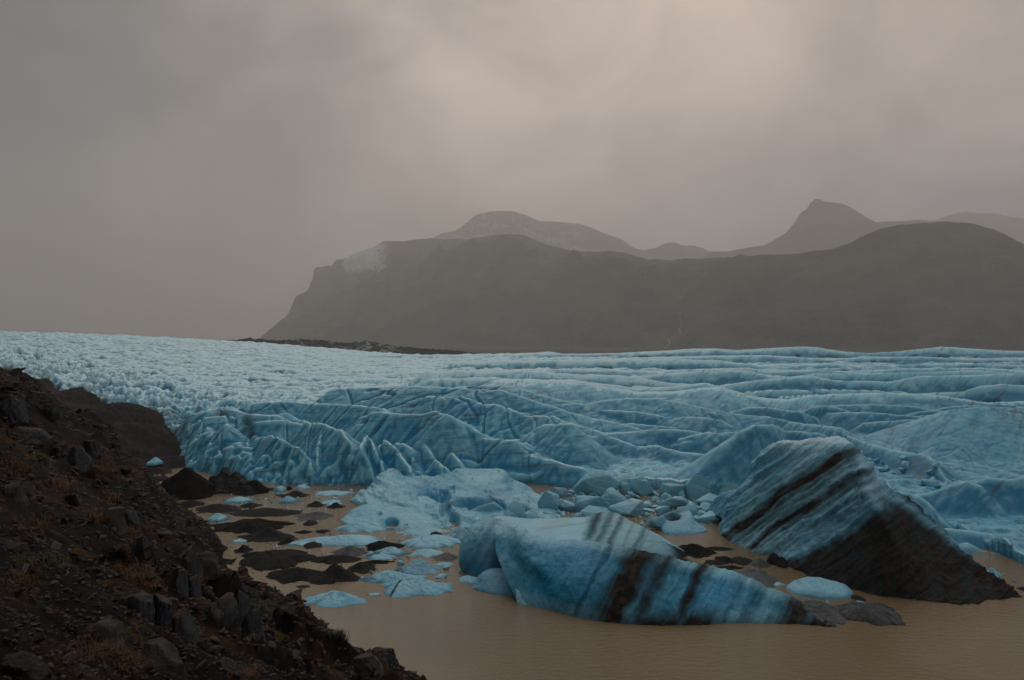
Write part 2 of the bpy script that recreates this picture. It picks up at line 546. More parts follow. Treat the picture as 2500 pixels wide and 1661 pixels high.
m1 = [(630, 850), (637, 826), (703, 783), (714, 760), (724, 742), (754, 725), (762, 699), (769, 658), (775, 652), (810, 654), (817, 640), (825, 633), (838, 634), (851, 628), (881, 620), (899, 613),
      (908, 610), (922, 602), (930, 594), (942, 590), (988, 590), (1020, 586), (1054, 583), (1085, 586), (1120, 583), (1146, 587), (1160, 583), (1181, 578), (1210, 574), (1237, 572), (1262, 573), (1283, 576),
      (1314, 590), (1364, 605), (1400, 612), (1441, 615), (1465, 615), (1497, 614), (1542, 623), (1583, 636), (1640, 637), (1700, 633), (1758, 633), (1900, 625), (2027, 610), (2070, 595), (2113, 575),
      (2150, 561), (2190, 552), (2250, 546), (2307, 543), (2368, 547), (2429, 564), (2495, 597), (2700, 645), (3100, 760)]
c1 = [W(x, y, dist_curve(x)) for x, y in m1]


def snow1(X, Y, H):
    px = CX + X / Y * FPX
    py = CY - (H - CAMZ) / Y * FPX
    s = sst(px, 815, 850) * (1 - sst(px, 900, 1010)) * (1 - sst(py, 640, 705))
    return s * 0.95 - 0.6 * (1 - s)


# the lower, darker shoulder in front of the snowy rim
shoulder = [W(x, y, dist_curve(x) * 0.86) for x, y in [(700, 812), (780, 760), (860, 705), (960, 665), (1060, 640), (1140, 617), (1230, 610), (1330, 640), (1480, 668), (1620, 700)]]
mountain('mountain', c1, 0.75, 1.2, (760, 300, 60, 60), 560, 280, 110, mountain_material('mountain slopes', 0.8, green=0.55), snow1, 3, rnd=10, extra=[(shoulder, 0.6, 0.8)])

m2 = [(960, 640), (1075, 572), (1130, 559), (1146, 541), (1156, 531), (1166, 524), (1190, 519), (1212, 516), (1252, 516), (1283, 526), (1314, 539), (1364, 543), (1415, 547), (1451, 559), (1481, 572), (1517, 585), (1542, 605),
      (1570, 612), (1603, 605), (1626, 593), (1649, 592), (1664, 600), (1695, 600), (1715, 606), (1732, 615), (1773, 615), (1850, 625)]


def snow2(X, Y, H):
    px = CX + X / Y * FPX
    return 0.75 * (1 - sst(px, 1400, 1560)) - 0.3


mountain('snowy_mountain', [W(x, y, 11500) for x, y in m2], 0.8, 1.0, (700, 200, 100, 100), 330, 140, 110, mountain_material('snow dusted slopes', 0.75, green=0.2), snow2, 11, rnd=10)
m3 = [(1680, 660), (1732, 617), (1773, 615), (1800, 609), (1824, 605), (1880, 597), (1920, 575), (1935, 556), (1946, 539), (1956, 521), (1971, 511), (1981, 493), (1990, 487), (1997, 486), (2006, 489), (2012, 493), (2037, 495),
      (2060, 500), (2078, 508), (2090, 518), (2103, 526), (2139, 543), (2190, 540), (2241, 537), (2276, 541), (2330, 560)]
mountain('peak', [W(x, y, 9000) for x, y in m3], 0.9, 1.0, (600, 200, 100, 100), 260, 120, 60, mountain_material('peak rock', 0.0, green=0.2), lambda X, Y, H: X * 0, 17, rnd=8)
m4 = [(2050, 600), (2139, 560), (2276, 541), (2317, 526), (2358, 516), (2388, 522), (2429, 521), (2459, 529), (2495, 534), (2700, 560), (3000, 620)]
mountain('distant_ridge', [W(x, y, 12500) for x, y in m4], 0.9, 1.0, (600, 200, 100, 100), 200, 100, 60, mountain_material('distant rock', 0.0, green=0.1), lambda X, Y, H: X * 0, 23, rnd=8)

# dark rubble ridge along the far edge of the glacier, patched with snow
mr = [(395, 842), (440, 836), (560, 834), (600, 832), (610, 828), (640, 831), (680, 834), (740, 829), (800, 836), (850, 842), (890, 834), (930, 842), (1000, 852), (1080, 858), (1160, 864), (1300, 872)]


def snow3(X, Y, H):
    px = CX + X / Y * FPX
    return 0.62 * sst(px, 640, 690) * (1 - sst(px, 980, 1060)) - 0.25


mountain('moraine_ridge', [W(x, y, 1150) for x, y in mr], 0.5, 0.8, (160, 80, 30, 30), 260, 90, 14, mountain_material('moraine ridge rubble', 0.8, k=0.3, green=0.0), snow3, 31, rnd=3, cj=3.5, k=1)
mountain('moraine_ridge', [W(x, y, 980) for x, y in [(176, 818), (200, 820), (250, 826), (280, 824), (292, 820), (310, 826), (345, 838), (380, 850)]], 0.5, 0.8, (60, 60, 20, 20), 120, 60, 6,
         mountain_material('far rubble', 0.2, k=0.3, green=0.0), lambda X, Y, H: X * 0 - 0.3, 37, rnd=2, cj=2, k=1)

# ------------------------------------------------------------------ waterfall on the mountain face: found by marching along sight lines to the slope
def build_waterfall():
    dep = bpy.context.evaluated_depsgraph_get()
    mo = bpy.data.objects['mountain']
    pts = [(1660, 762), (1661, 782), (1666, 797), (1657, 806), (1663, 813), (1652, 822), (1632, 829), (1636, 838), (1628, 846), (1622, 853), (1614, 862)]
    wid = [0.3, 0.4, 0.5, 1.4, 1.0, 0.3, 1.5, 1.4, 0.4, 1.0, 1.0]
    V, F = [], []
    ok = 0
    for (px, py), w in zip(pts, wid):
        d = Vector(W(px, py, 1.0)) - Vector((0, 0, CAMZ))
        hit, loc, nor, _ = mo.ray_cast(Vector((0, 0, CAMZ)), d.normalized())
        if not hit:
            continue
        c = loc + nor * 1.2
        V += [(c.x - w, c.y, c.z), (c.x, c.y, c.z + 0.5), (c.x + w, c.y, c.z)]
        V[-2] = tuple(Vector(V[-2]) + nor * 1.0)
        ok += 1
    for i in range(ok - 1):
        a = i * 3
        F += [(a, a + 1, a + 4, a + 3), (a + 1, a + 2, a + 5, a + 4)]
    m, nt, b = new_mat('falling water')
    b.inputs['Base Color'].default_value = (0.8, 0.8, 0.8, 1)
    b.inputs['Roughness'].default_value = 0.6
    V = np.array(V)
    o = V[0].copy()
    link('waterfall', mesh_np('waterfall', V - o, F), m, loc=o, label='thin white waterfall zigzagging down the dark mountain above the ice', category='waterfall')


bpy.context.view_layer.update()
build_waterfall()

# ------------------------------------------------------------------ glacier
FRONT = np.array([(-420, 520), (-330, 440), (-235, 362), (-199, 330), (-172, 300), (-152, 282), (-128, 262), (-112, 240), (-100, 222), (-88, 203), (-80, 190), (-70, 178), (-58, 168), (-46, 164), (-32, 162), (-18, 160), (-4, 159), (10, 158), (20, 155),
                  (30, 151), (40, 147), (50, 140), (57, 129), (60, 120), (60.5, 112), (60.5, 105), (61.5, 98), (72, 94.5), (95, 95), (160, 93), (260, 91)], float)


def front_dist(X, Y):
    """distance to the glacier margin, positive on the ice"""
    best = np.full(X.shape, 1e9)
    sgn = np.ones(X.shape)
    for a, b in zip(FRONT[:-1], FRONT[1:]):
        dx, dy = b - a
        L2 = dx * dx + dy * dy
        t = np.clip(((X - a[0]) * dx + (Y - a[1]) * dy) / L2, 0, 1)
        qx, qy = X - a[0] - t * dx, Y - a[1] - t * dy
        d = np.hypot(qx, qy)
        s = np.sign(-(qx * dy - qy * dx) + 1e-9)
        m = d < best
        best = np.where(m, d, best)
        sgn = np.where(m, s, sgn)
    return best * sgn


def ice_level(X, Y):
    """mean height of the ice surface"""
    e = np.interp(Y, [100, 150, 175, 200, 260, 320, 380, 460, 560, 700, 900, 1200], [5, 6, 7.2, 8.2, 10.4, 12.2, 14, 15.8, 17.6, 19.5, 14, 0])
    e = e + 15.5 * sst(-X, 40, 460) * sst(Y, 240, 640) + 5.0 * sst(-X, 70, 260) * sst(Y, 180, 300)
    return e


RIDGES = [
    # (distance, points, front slope, back slope, rounding)
    (640, [(400, 842), (560, 850), (700, 853), (880, 865), (1000, 866), (1150, 868), (1300, 861), (1340, 858), (1380, 864), (1500, 862), (1620, 856), (1700, 851), (1750, 851), (1800, 855), (1880, 850), (1950, 846), (1990, 847), (2050, 857), (2120, 862), (2200, 858), (2300, 846), (2400, 853), (2500, 858), (2700, 852)], .5, .1, 2),
    (540, [(1400, 880), (1600, 872), (1740, 868), (1870, 867), (1940, 871), (2020, 876), (2100, 872), (2240, 870), (2350, 875), (2500, 875), (2700, 870)], .7, .2, 2),
    (465, [(1100, 884), (1250, 880), (1450, 878), (1640, 876), (1760, 880), (1850, 892), (1950, 890), (2020, 887), (2110, 893), (2250, 888), (2400, 887), (2500, 893), (2700, 890)], .7, .25, 2),
    (405, [(1350, 900), (1600, 905), (1740, 899), (1830, 898), (1880, 906), (1990, 902), (2080, 907), (2200, 900), (2400, 898), (2500, 905), (2700, 902)], .8, .25, 1.5),
    (372, [(1530, 920), (1620, 911), (1700, 905), (1760, 903), (1830, 905), (1870, 915), (1920, 920), (1990, 912), (2110, 911), (2200, 909), (2300, 906), (2400, 904), (2500, 914)], .8, .3, 1.5),
    (345, [(1050, 905), (1200, 903), (1300, 905), (1400, 912), (1530, 918), (1640, 935), (1740, 940)], .7, .25, 1.5),
    ((330, 322), [(1760, 940), (1850, 928), (1930, 920), (1990, 917), (2040, 929), (2110, 930), (2170, 932), (2250, 918), (2365, 916), (2500, 912), (2700, 908)], .9, .3, 1.3),
    ((318, 300), [(1050, 925), (1190, 920), (1270, 926), (1400, 930), (1480, 937), (1560, 948), (1640, 943), (1720, 934), (1760, 942), (1830, 966), (1870, 972)], .8, .3, 1.2),
    ((292, 296), [(2240, 962), (2354, 955), (2400, 942), (2442, 937), (2500, 941), (2650, 940)], .9, .3, 1.2),
    ((290, 262), [(1200, 930), (1240, 925), (1397, 927), (1450, 935), (1489, 946), (1565, 957), (1640, 955), (1700, 948), (1765, 944), (1810, 962), (1850, 972), (1925, 975), (1983, 966), (2060, 962), (2128, 960), (2174, 958), (2289, 964), (2385, 979), (2500, 1000)], .42, .3, 1.2),
    ((262, 236), [(1006, 945), (1083, 948), (1144, 943), (1213, 941), (1260, 946), (1297, 960), (1374, 979), (1428, 987), (1450, 980), (1520, 974), (1604, 973), (1715, 994), (1784, 1010), (1876, 1017), (1925, 1029)], .55, .32, 1.1),
    ((236, 205), [(820, 950), (876, 948), (991, 944), (1137, 948), (1221, 952), (1278, 971), (1336, 990), (1412, 1013), (1435, 1029), (1450, 1022), (1508, 1033), (1565, 1048), (1615, 1075), (1661, 1075), (1699, 1094), (1740, 1118)], .65, .35, 1.0),
    ((224, 176), [(1020, 990), (1033, 975), (1045, 968), (1125, 968), (1183, 987), (1221, 990), (1294, 1015), (1347, 1017), (1393, 1033), (1443, 1048), (1527, 1079), (1554, 1090), (1604, 1088), (1661, 1105), (1719, 1109), (1768, 1128), (1826, 1159), (1845, 1176)], .8, .38, 0.9),
    ((200, 172), [(1555, 1090), (1577, 1117), (1604, 1147), (1630, 1182)], 1.2, .7, .6),
    ((196, 184), [(1275, 1067), (1300, 1050), (1328, 1036), (1393, 1033)], .9, .6, .6),
    ((194, 163), [(888, 1012), (911, 1006), (965, 1010), (1026, 1013), (1060, 1004), (1099, 1017), (1164, 1052), (1183, 1071), (1255, 1075), (1282, 1101), (1305, 1113), (1374, 1132), (1420, 1144), (1430, 1180)], 1.15, .4, .7),
    ((222, 178), [(760, 985), (808, 987), (870, 990), (934, 998), (949, 1010), (991, 1033), (1026, 1071), (1045, 1098), (1106, 1105), (1133, 1147)], 1.0, .4, .7),
    (178, [(1080, 1020), (1092, 1012), (1104, 1018), (1130, 1050)], 1.1, .6, .5),
    ((160, 166), [(1715, 1145), (1753, 1117), (1780, 1075), (1814, 1052), (1845, 1036), (1883, 1034), (1918, 1052), (1970, 1056), (2002, 1059), (2060, 1090)], 1.15, .5, 1.0),
    ((212, 152), [(1925, 1029), (1983, 1036), (2052, 1044), (2071, 1063), (2109, 1078), (2174, 1098), (2250, 1109), (2277, 1124), (2308, 1166), (2327, 1182), (2345, 1230)], 1.1, .5, .6),
    ((205, 208), [(2090, 1120), (2174, 1063), (2250, 1025), (2327, 1002), (2388, 994), (2442, 994), (2500, 998), (2600, 1010), (2750, 1030)], .36, .3, 1.5),
    # the broken left part
    (230, [(560, 1000), (620, 985), (700, 978), (760, 985), (800, 1000)], .8, .35, .7),
    (214, [(470, 1010), (520, 1003), (560, 998), (600, 1010), (650, 1012), (700, 1010)], .9, .4, .6),
    (205, [(430, 1035), (500, 1020), (560, 1016), (620, 1012), (680, 1015), (700, 1030)], .9, .4, .6),
    (197, [(590, 1042), (640, 1030), (690, 1025), (740, 1037), (770, 1065), (782, 1090)], 1.0, .5, .6),
    (188, [(420, 1045), (470, 1032), (520, 1040), (545, 1030), (560, 1060)], 1.1, .5, .5),
    ((184, 168), [(600, 1082), (640, 1068), (665, 1062), (690, 1072), (715, 1082), (720, 1090)], 1.4, .8, .4),
    ((188, 166), [(745, 1032), (790, 1035), (830, 1050), (850, 1080), (868, 1130)], 1.2, .6, .5),
    ((180, 168), [(783, 1045), (778, 1090), (775, 1130)], 1.7, 1.3, .4),
    ((172, 164), [(720, 1098), (722, 1130), (728, 1160)], 1.5, 1.3, .3),
    ((178, 165), [(893, 1062), (905, 1075), (925, 1110), (935, 1150)], 1.6, 1.3, .4),
    ((178, 162), [(893, 1062), (880, 1090), (872, 1130)], 1.6, 1.3, .4),
    ((176, 160), [(940, 1074), (952, 1078), (975, 1110), (1005, 1150), (1022, 1168)], 1.5, 1.0, .4),
    ((178, 164), [(1020, 1078), (1040, 1090), (1060, 1120), (1090, 1145)], 1.3, 1.0, .4),
    ((176, 166), [(1060, 1135), (1105, 1107), (1125, 1130), (1135, 1160)], 1.3, 1.0, .4),
    (178, [(430, 1085), (455, 1078), (470, 1100)], 1.5, 1.2, .3),
    (176, [(495, 1092), (515, 1080), (540, 1100)], 1.5, 1.2, .3),
    (174, [(550, 1085), (558, 1074), (572, 1100)], 1.5, 1.2, .3),
    (172, [(580, 1082), (590, 1078), (604, 1115)], 1.6, 1.2, .3),
    (170, [(470, 1125), (500, 1115), (520, 1130)], 1.5, 1.2, .3),
    (168, [(620, 1122), (628, 1112), (640, 1140)], 1.5, 1.2, .3),
    (166, [(800, 1130), (830, 1112), (860, 1125)], 1.4, 1.2, .3),
]
# right-hand foreshore blocks attached to the glacier
RIDGES += [
    ((135, 128), [(2200, 1215), (2260, 1205), (2320, 1185), (2358, 1174), (2388, 1186), (2410, 1215), (2440, 1300)], .95, .5, .5),
    ((132, 128), [(2380, 1190), (2412, 1168), (2460, 1172), (2500, 1165), (2600, 1160), (2750, 1165)], .9, .4, .6),
    ((118, 112), [(2290, 1290), (2350, 1295), (2420, 1305), (2480, 1318), (2560, 1325), (2700, 1330)], .75, .4, .6),
    ((128, 120), [(2180, 1215), (2205, 1200), (2240, 1212), (2290, 1260), (2338, 1300)], .8, .8, .6),
    ((114, 105), [(2360, 1325), (2400, 1345), (2450, 1352), (2510, 1362), (2700, 1375)], .55, .4, .6),
    ((150, 140), [(2300, 1190), (2340, 1172), (2370, 1180)], 1.2, .8, .4),
]


# minor crests between the main ones: short fins that run from far left to near right
_r = random.Random(31)
FINS = []
for _k in range(210):
    left = _k % 4 == 0
    b_ = _r.uniform(-0.42, -0.12) if left else _r.uniform(-0.14, 0.78)
    y_ = _r.uniform(176, 250) if left else 190 * (3.0 ** _r.uniform(0, 1))
    if not left and b_ > 0.25 and y_ < 235:
        y_ += 60
    ln = _r.uniform(8, 16) if left else _r.uniform(0.07, 0.17) * y_
    a_ = _r.uniform(-1.3, -0.6) if left else _r.uniform(-0.75, -0.15)
    z0_ = _r.uniform(-2.2, 0.3) - (0.8 if not left else 0)
    pts_ = []
    for t_ in range(6):
        f_ = t_ / 5
        px_ = b_ * y_ + math.cos(a_) * ln * f_ + _r.uniform(-.6, .6)
        py_ = y_ + math.sin(a_ + 0.5 * (f_ - .5)) * ln * f_ + _r.uniform(-.6, .6)
        pts_.append((px_, py_, z0_ - 3.0 * (2 * f_ - 1) ** 2 * 0.7 + _r.uniform(-.25, .25)))
    FINS.append((np.array(pts_), _r.uniform(.9, 1.5), _r.uniform(.45, .9)))


def glacier_height(X, Y):
    # irregular plan, so that crests wander
    wx_ = fbm(X / 22, Y / 22, oct=3, seed=101) * 2.6
    wy_ = fbm(X / 22 + 9, Y / 22, oct=3, seed=102) * 2.2
    Xw = X + wx_ * sst(Y, 150, 330) + fbm(X / 6, Y / 6, oct=3, seed=103) * 0.7
    Yw = Y + wy_ * sst(Y, 150, 330) + fbm(X / 6 + 4, Y / 6, oct=3, seed=104) * 0.7
    E = ice_level(X, Y)
    # far and left: shallow crevassed waves built from stretched ridged noise
    ang = 0.22
    u = Xw * math.cos(ang) + Yw * math.sin(ang)
    v = -Xw * math.sin(ang) + Yw * math.cos(ang)
    wv = fbm(u / 58, v / 15, oct=4, seed=110, ridged=True, gain=0.40)
    wf = fbm(u / 18, v / 6.5, oct=4, seed=111, ridged=True)
    leftness = sst(-X, 10, 90)
    near = (1 - sst(Y, 290, 430)) * (1 - leftness * 0.75)
    H = E - 4.9 - 4.6 * near + wv * (3.5 - 1.6 * leftness * sst(Y, 240, 300)) * (1 - 0.5 * near) + wf * (1.0 - 0.55 * sst(X / Y, 0.0, 0.25))
    lump = fbm(Xw / 15, Yw / 9, oct=5, seed=115, gain=0.55)
    H = H + lump * (2.6 - 1.3 * sst(X / Y, 0.0, 0.25)) * sst(Y, 230, 330)
    # broken seracs near the left front
    fz = front_dist(X, Y)
    ser = 0.35 - fbm(Xw / 8.5, Yw / 11.0, oct=4, seed=120, ridged=True, gain=0.42)
    sw = leftness * (1 - sst(fz, 28, 75))
    H = H + sw * (ser * 4.4 + 1.2)
    for pts, sf, sb in FINS:
        p_ = pts.copy()
        p_[:, 2] += ice_level(p_[:, 0], p_[:, 1])
        m = (X > p_[:, 0].min() - 9) & (X < p_[:, 0].max() + 9) & (Y > p_[:, 1].min() - 12) & (Y < p_[:, 1].max() + 14)
        if m.any():
            xs, ys = Xw[m], Yw[m]
            H[m] = smax(H[m], ridge_field(xs, ys, p_, sf, sb, .4) + 0.15 * fbm(xs / 3, ys / 5, oct=3, seed=133), 0.3)
    for d, pp, sf, sb, rnd in RIDGES:
        pts = np.array(R(d, *pp))
        zc = pts[:, 2].mean()
        reach = 34 if d is not None else 30
        m = (X > pts[:, 0].min() - reach) & (X < pts[:, 0].max() + reach) & (Y > pts[:, 1].min() - reach * 1.4) & (Y < pts[:, 1].max() + reach * 1.6)
        if not m.any():
            continue
        xs, ys = Xw[m], Yw[m]
        far = min(1.0, pts[:, 1].mean() / 600)
        h = ridge_field(xs, ys, pts, sf * 1.25, sb * 1.25, rnd * 0.55)
        # crest and flank wobble
        h = h + 0.22 * fbm(xs / 7, ys / 12, oct=3, seed=130) + 0.05 * fbm(xs / 1.2, ys / 2.0, oct=2, seed=131)
        H[m] = smax(H[m], h, 0.35)
    # flutes and small ledges on the flanks
    H = H + (0.20 - 0.13 * sst(X / Y, -0.05, 0.2)) * fbm(u / 9, v / 2.6, oct=4, seed=140, ridged=True) * (1 - 0.8 * sst(Y, 230, 400))
    H = H + (0.13 - 0.07 * sst(X / Y, -0.05, 0.2)) * fbm(X / 1.6, Y / 1.6, oct=3, seed=141) * (1 - 0.8 * sst(Y, 220, 340))
    # crevasse cracks: narrow clefts that run down the ice and across it
    c1_ = fbm(Xw / 11 + 0.25 * Yw / 11, Yw / 30, oct=3, seed=145)
    c2_ = fbm(u / 34, v / 9, oct=3, seed=146)
    msk = sst(fbm(X / 25, Y / 25, oct=2, seed=147), -0.15, 0.15)
    CR = np.maximum(np.exp(-(c1_ / 0.030) ** 2) * msk, np.exp(-(c2_ / 0.035) ** 2) * (1 - 0.6 * msk)) * (1 - 0.6 * sst(Y, 350, 600)) * (1 - 0.8 * sst(X / Y, -0.08, 0.10))
    H = H - 0.95 * CR
    # no open water inside the ice margin
    H = np.where(fz > 8, smax(H, 1.2 + 1.2 * fbm(X / 8, Y / 8, oct=3, seed=155, ridged=True), 0.8), H)
    # margin: the ice ends in a steep, notched front
    fd = fz + 2.6 * fbm(X / 9, Y / 9, oct=4, seed=160) + 0.7 * fbm(X / 2, Y / 2, oct=3, seed=161)
    cap = -2.0 + 1.55 * fd
    cap = np.where(fd > 0, cap, -2 + 1.2 * fd)
    H = np.where(Y > 320, np.minimum(H, cap + 6 * 0 + ice_level(X, Y) * 0.35), np.minimum(H, cap + np.clip(ice_level(X, Y) - 9, 0, 8) * 0.6 * leftness))
    return np.maximum(H, -5.0), fz, CR


GX, GY = fan_grid(-0.82, 0.82, 1060, 92, 1100, 760, mid=(262, 500))
GH, GF, GC = glacier_height(GX, GY)
# attributes: how blue, how dirty, and the coordinate across the foliation
gpx = GX / GY
th = 0.08 + 0.55 * sst(gpx, 0.10, 0.50)
strat = (GH * np.cos(th) - GX * np.sin(th) * 0.9 + 0.05 * GY) * 0.55 + 0.5 * fbm(GX / 30, GY / 30, oct=2, seed=170)
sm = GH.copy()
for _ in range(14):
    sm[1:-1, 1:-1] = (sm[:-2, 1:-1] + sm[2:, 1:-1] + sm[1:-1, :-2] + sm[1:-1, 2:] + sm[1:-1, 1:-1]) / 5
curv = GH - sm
dirt = np.clip(-curv * 1.1 - 0.18, 0, 1) * sst(fbm(GX / 12, GY / 12, oct=3, seed=180), 0.02, 0.35) * 0.9
dirt = np.maximum(dirt, (1 - sst(GH, 0.1, 1.0)) * 0.25)
lm = sst(-GX, 72, 110) * (1 - sst(GF, 2, 16)) * sst(fbm(GX / 14, GY / 14, oct=4, seed=181), -0.25, 0.3)
dirt = np.maximum(dirt, lm * 0.75)
bandd = np.exp(-((GF - 16 - 5 * fbm(GX / 30, GY / 30, oct=2, seed=182)) / 1.3) ** 2) * sst(-GX, 40, 60) * (1 - sst(-GX, 110, 140)) * (GY < 260)
dirt = np.maximum(dirt, bandd * 0.6)
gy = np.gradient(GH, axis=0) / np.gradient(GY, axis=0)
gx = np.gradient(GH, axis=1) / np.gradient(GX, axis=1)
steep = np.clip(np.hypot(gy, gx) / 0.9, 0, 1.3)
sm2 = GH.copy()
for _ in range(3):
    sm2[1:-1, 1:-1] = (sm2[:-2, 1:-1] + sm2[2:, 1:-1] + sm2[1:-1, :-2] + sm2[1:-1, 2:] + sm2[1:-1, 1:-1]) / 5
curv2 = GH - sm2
# weathered granular top is pale, fresh walls blue; face and trough shade painted in
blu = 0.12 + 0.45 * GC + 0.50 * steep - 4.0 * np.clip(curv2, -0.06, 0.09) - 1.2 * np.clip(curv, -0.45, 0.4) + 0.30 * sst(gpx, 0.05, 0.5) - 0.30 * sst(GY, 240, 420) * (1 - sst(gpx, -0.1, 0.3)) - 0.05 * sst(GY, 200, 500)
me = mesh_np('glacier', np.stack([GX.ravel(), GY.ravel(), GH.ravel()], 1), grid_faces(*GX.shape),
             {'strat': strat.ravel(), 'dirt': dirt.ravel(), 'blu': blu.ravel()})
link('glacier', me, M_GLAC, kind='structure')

# ------------------------------------------------------------------ gravel banks beside the glacier (left)
def make_moraine():
    X, Y = fan_grid(-0.95, -0.30, 330, 140, 640, 260)
    fd = front_dist(X, Y)
    z = 0.11 * (-X - 78) - 0.05 * np.maximum(0, Y - 400)
    lag = sst(-X - 0.25 * (Y - 180), 62, 84)
    z = -3 + lag * (3 + np.maximum(z, 0.4))
    for px, py, d, s in ((285, 990, 225, 13), (330, 1035, 210, 9), (215, 950, 290, 20), (120, 930, 320, 22), (400, 1120, 190, 6), (250, 1060, 200, 12)):
        x, y, zz = W(px, py, d)
        z = np.maximum(z, zz - 0.55 * (np.hypot(X - x, Y - y) ** 2 / (np.hypot(X - x, Y - y) + s)) )
    z = z + 1.5 * fbm(X / 9, Y / 9, oct=5, seed=201) + 0.9 * fbm(X / 2.5, Y / 2.5, oct=3, seed=202, ridged=True)
    z = np.where(fd > 3, np.minimum(z, ice_level(X, Y) * 0.3), z)
    link('moraine', mesh_np('moraine', np.stack([X.ravel(), Y.ravel(), z.ravel()], 1), grid_faces(*X.shape)), M_MORAINE, kind='structure')


make_moraine()

# ------------------------------------------------------------------ hillside under the camera
NX, NY = 0.815, 0.58          # downhill direction in plan
SLOPE, ZTOP = 0.76, 26.5
SHX = [-1.0, -0.643, -0.612, -0.584, -0.566, -0.55, -0.519, -0.501, -0.494, -0.493, -0.478, -0.463, -0.437, -0.422, -0.401, -0.386, -0.365, -0.334, -0.293, -0.262, -0.231, -0.19, -0.154, -0.105, 0.3]
SHZ = [2.78, 2.78, 3.72, 3.78, 3.38, 3.58, 4.24, 4.21, 3.57, 2.76, 2.36, 2.38, 0.91, -1.49, -0.84, -1.23, -5.98, -3.09, -2.63, -1.5, -2.42, -2.57, -1.71, -1.34, 0.0]


def hill_height(X, Y):
    s = X * NX + Y * NY
    a = -X * NY + Y * NX                      # along the slope, away from the camera
    z = ZTOP - SLOPE * s
    z = np.where(s < -15, ZTOP + SLOPE * 15 + 0.25 * (-15 - s), z)
    r = np.hypot(X, Y)
    # shoulders that make the skyline of the slope, by bearing
    bear = X / np.maximum(Y, 1.0)
    z = z + np.interp(bear, SHX, SHZ) * sst(r, 35, 75) * (1 - 0.75 * sst(r, 100, 130)) * (Y > 1)
    am = np.clip(r / 22, 0.12, 1.0)
    z = z + 0.9 * am * fbm(X / 13, Y / 13, oct=3, seed=301)
    # bands of outcrop that run up the slope
    rg = fbm(X / 7 + 3, Y / 7, oct=5, seed=302, ridged=True)
    z = z + 0.7 * am * (rg - 0.1)
    st = fbm(X / 3.0, Y / 4.5, oct=3, seed=303)
    z = z + 0.9 * am * (sst(st, 0.05, 0.16) - 0.3) * sst(fbm(X / 16, Y / 16, oct=2, seed=304), -0.1, 0.25)
    z = z + 0.10 * np.clip(r / 15, 0.4, 1.4) * fbm(X / 0.7, Y / 0.7, oct=4, seed=305, ridged=True)
    return z


def make_hillside():
    nr, na = 480, 540
    r = 1.0 * (230 / 1.0) ** np.linspace(0, 1, nr)
    az = np.radians(np.linspace(-100, 40, na))
    A, Rr = np.meshgrid(az, r)
    X, Y = np.sin(A) * Rr, np.cos(A) * Rr
    Z = np.maximum(hill_height(X, Y), -4)
    Z = np.where((X < -62) & (Y > 128), np.minimum(Z, 12), Z)
    link('hillside', mesh_np('hillside', np.stack([X.ravel(), Y.ravel(), Z.ravel()], 1), grid_faces(nr, na, flip=True)), M_SCREE, kind='structure')


make_hillside()


def hill_hit(px, py, dmin=3.0, dmax=175.0):
    """where the sight line of a picture point meets the hillside"""
    d = dmin * (dmax / dmin) ** np.linspace(0, 1, 500)
    X, Y, Z = (px - CX) / FPX * d, d, CAMZ - (py - CY) / FPX * d
    h = hill_height(X, Y)
    k = np.nonzero(h > Z)[0]
    if len(k) == 0:
        return None
    k = k[0]
    return X[k], Y[k], h[k]


# ------------------------------------------------------------------ icebergs from control grids
def catmull(P, n, closed=False):
    """P (k, ...) control rows -> n samples"""
    k = len(P)
    t = np.linspace(0, k - 1, n)
    i = np.clip(np.floor(t).astype(int), 0, k - 2)
    f = (t - i)
    p = np.concatenate([[2 * P[0] - P[1]], P, [2 * P[-1] - P[-2]]])
    sh = (-1,) + (1,) * (P.ndim - 1)
    f = f.reshape(sh)
    a, b, c, d = p[i], p[i + 1], p[i + 2], p[i + 3]
    return 0.5 * (2 * b + (c - a) * f + (2 * a - 5 * b + 4 * c - d) * f * f + (3 * b - a - 3 * c + d) * f ** 3)


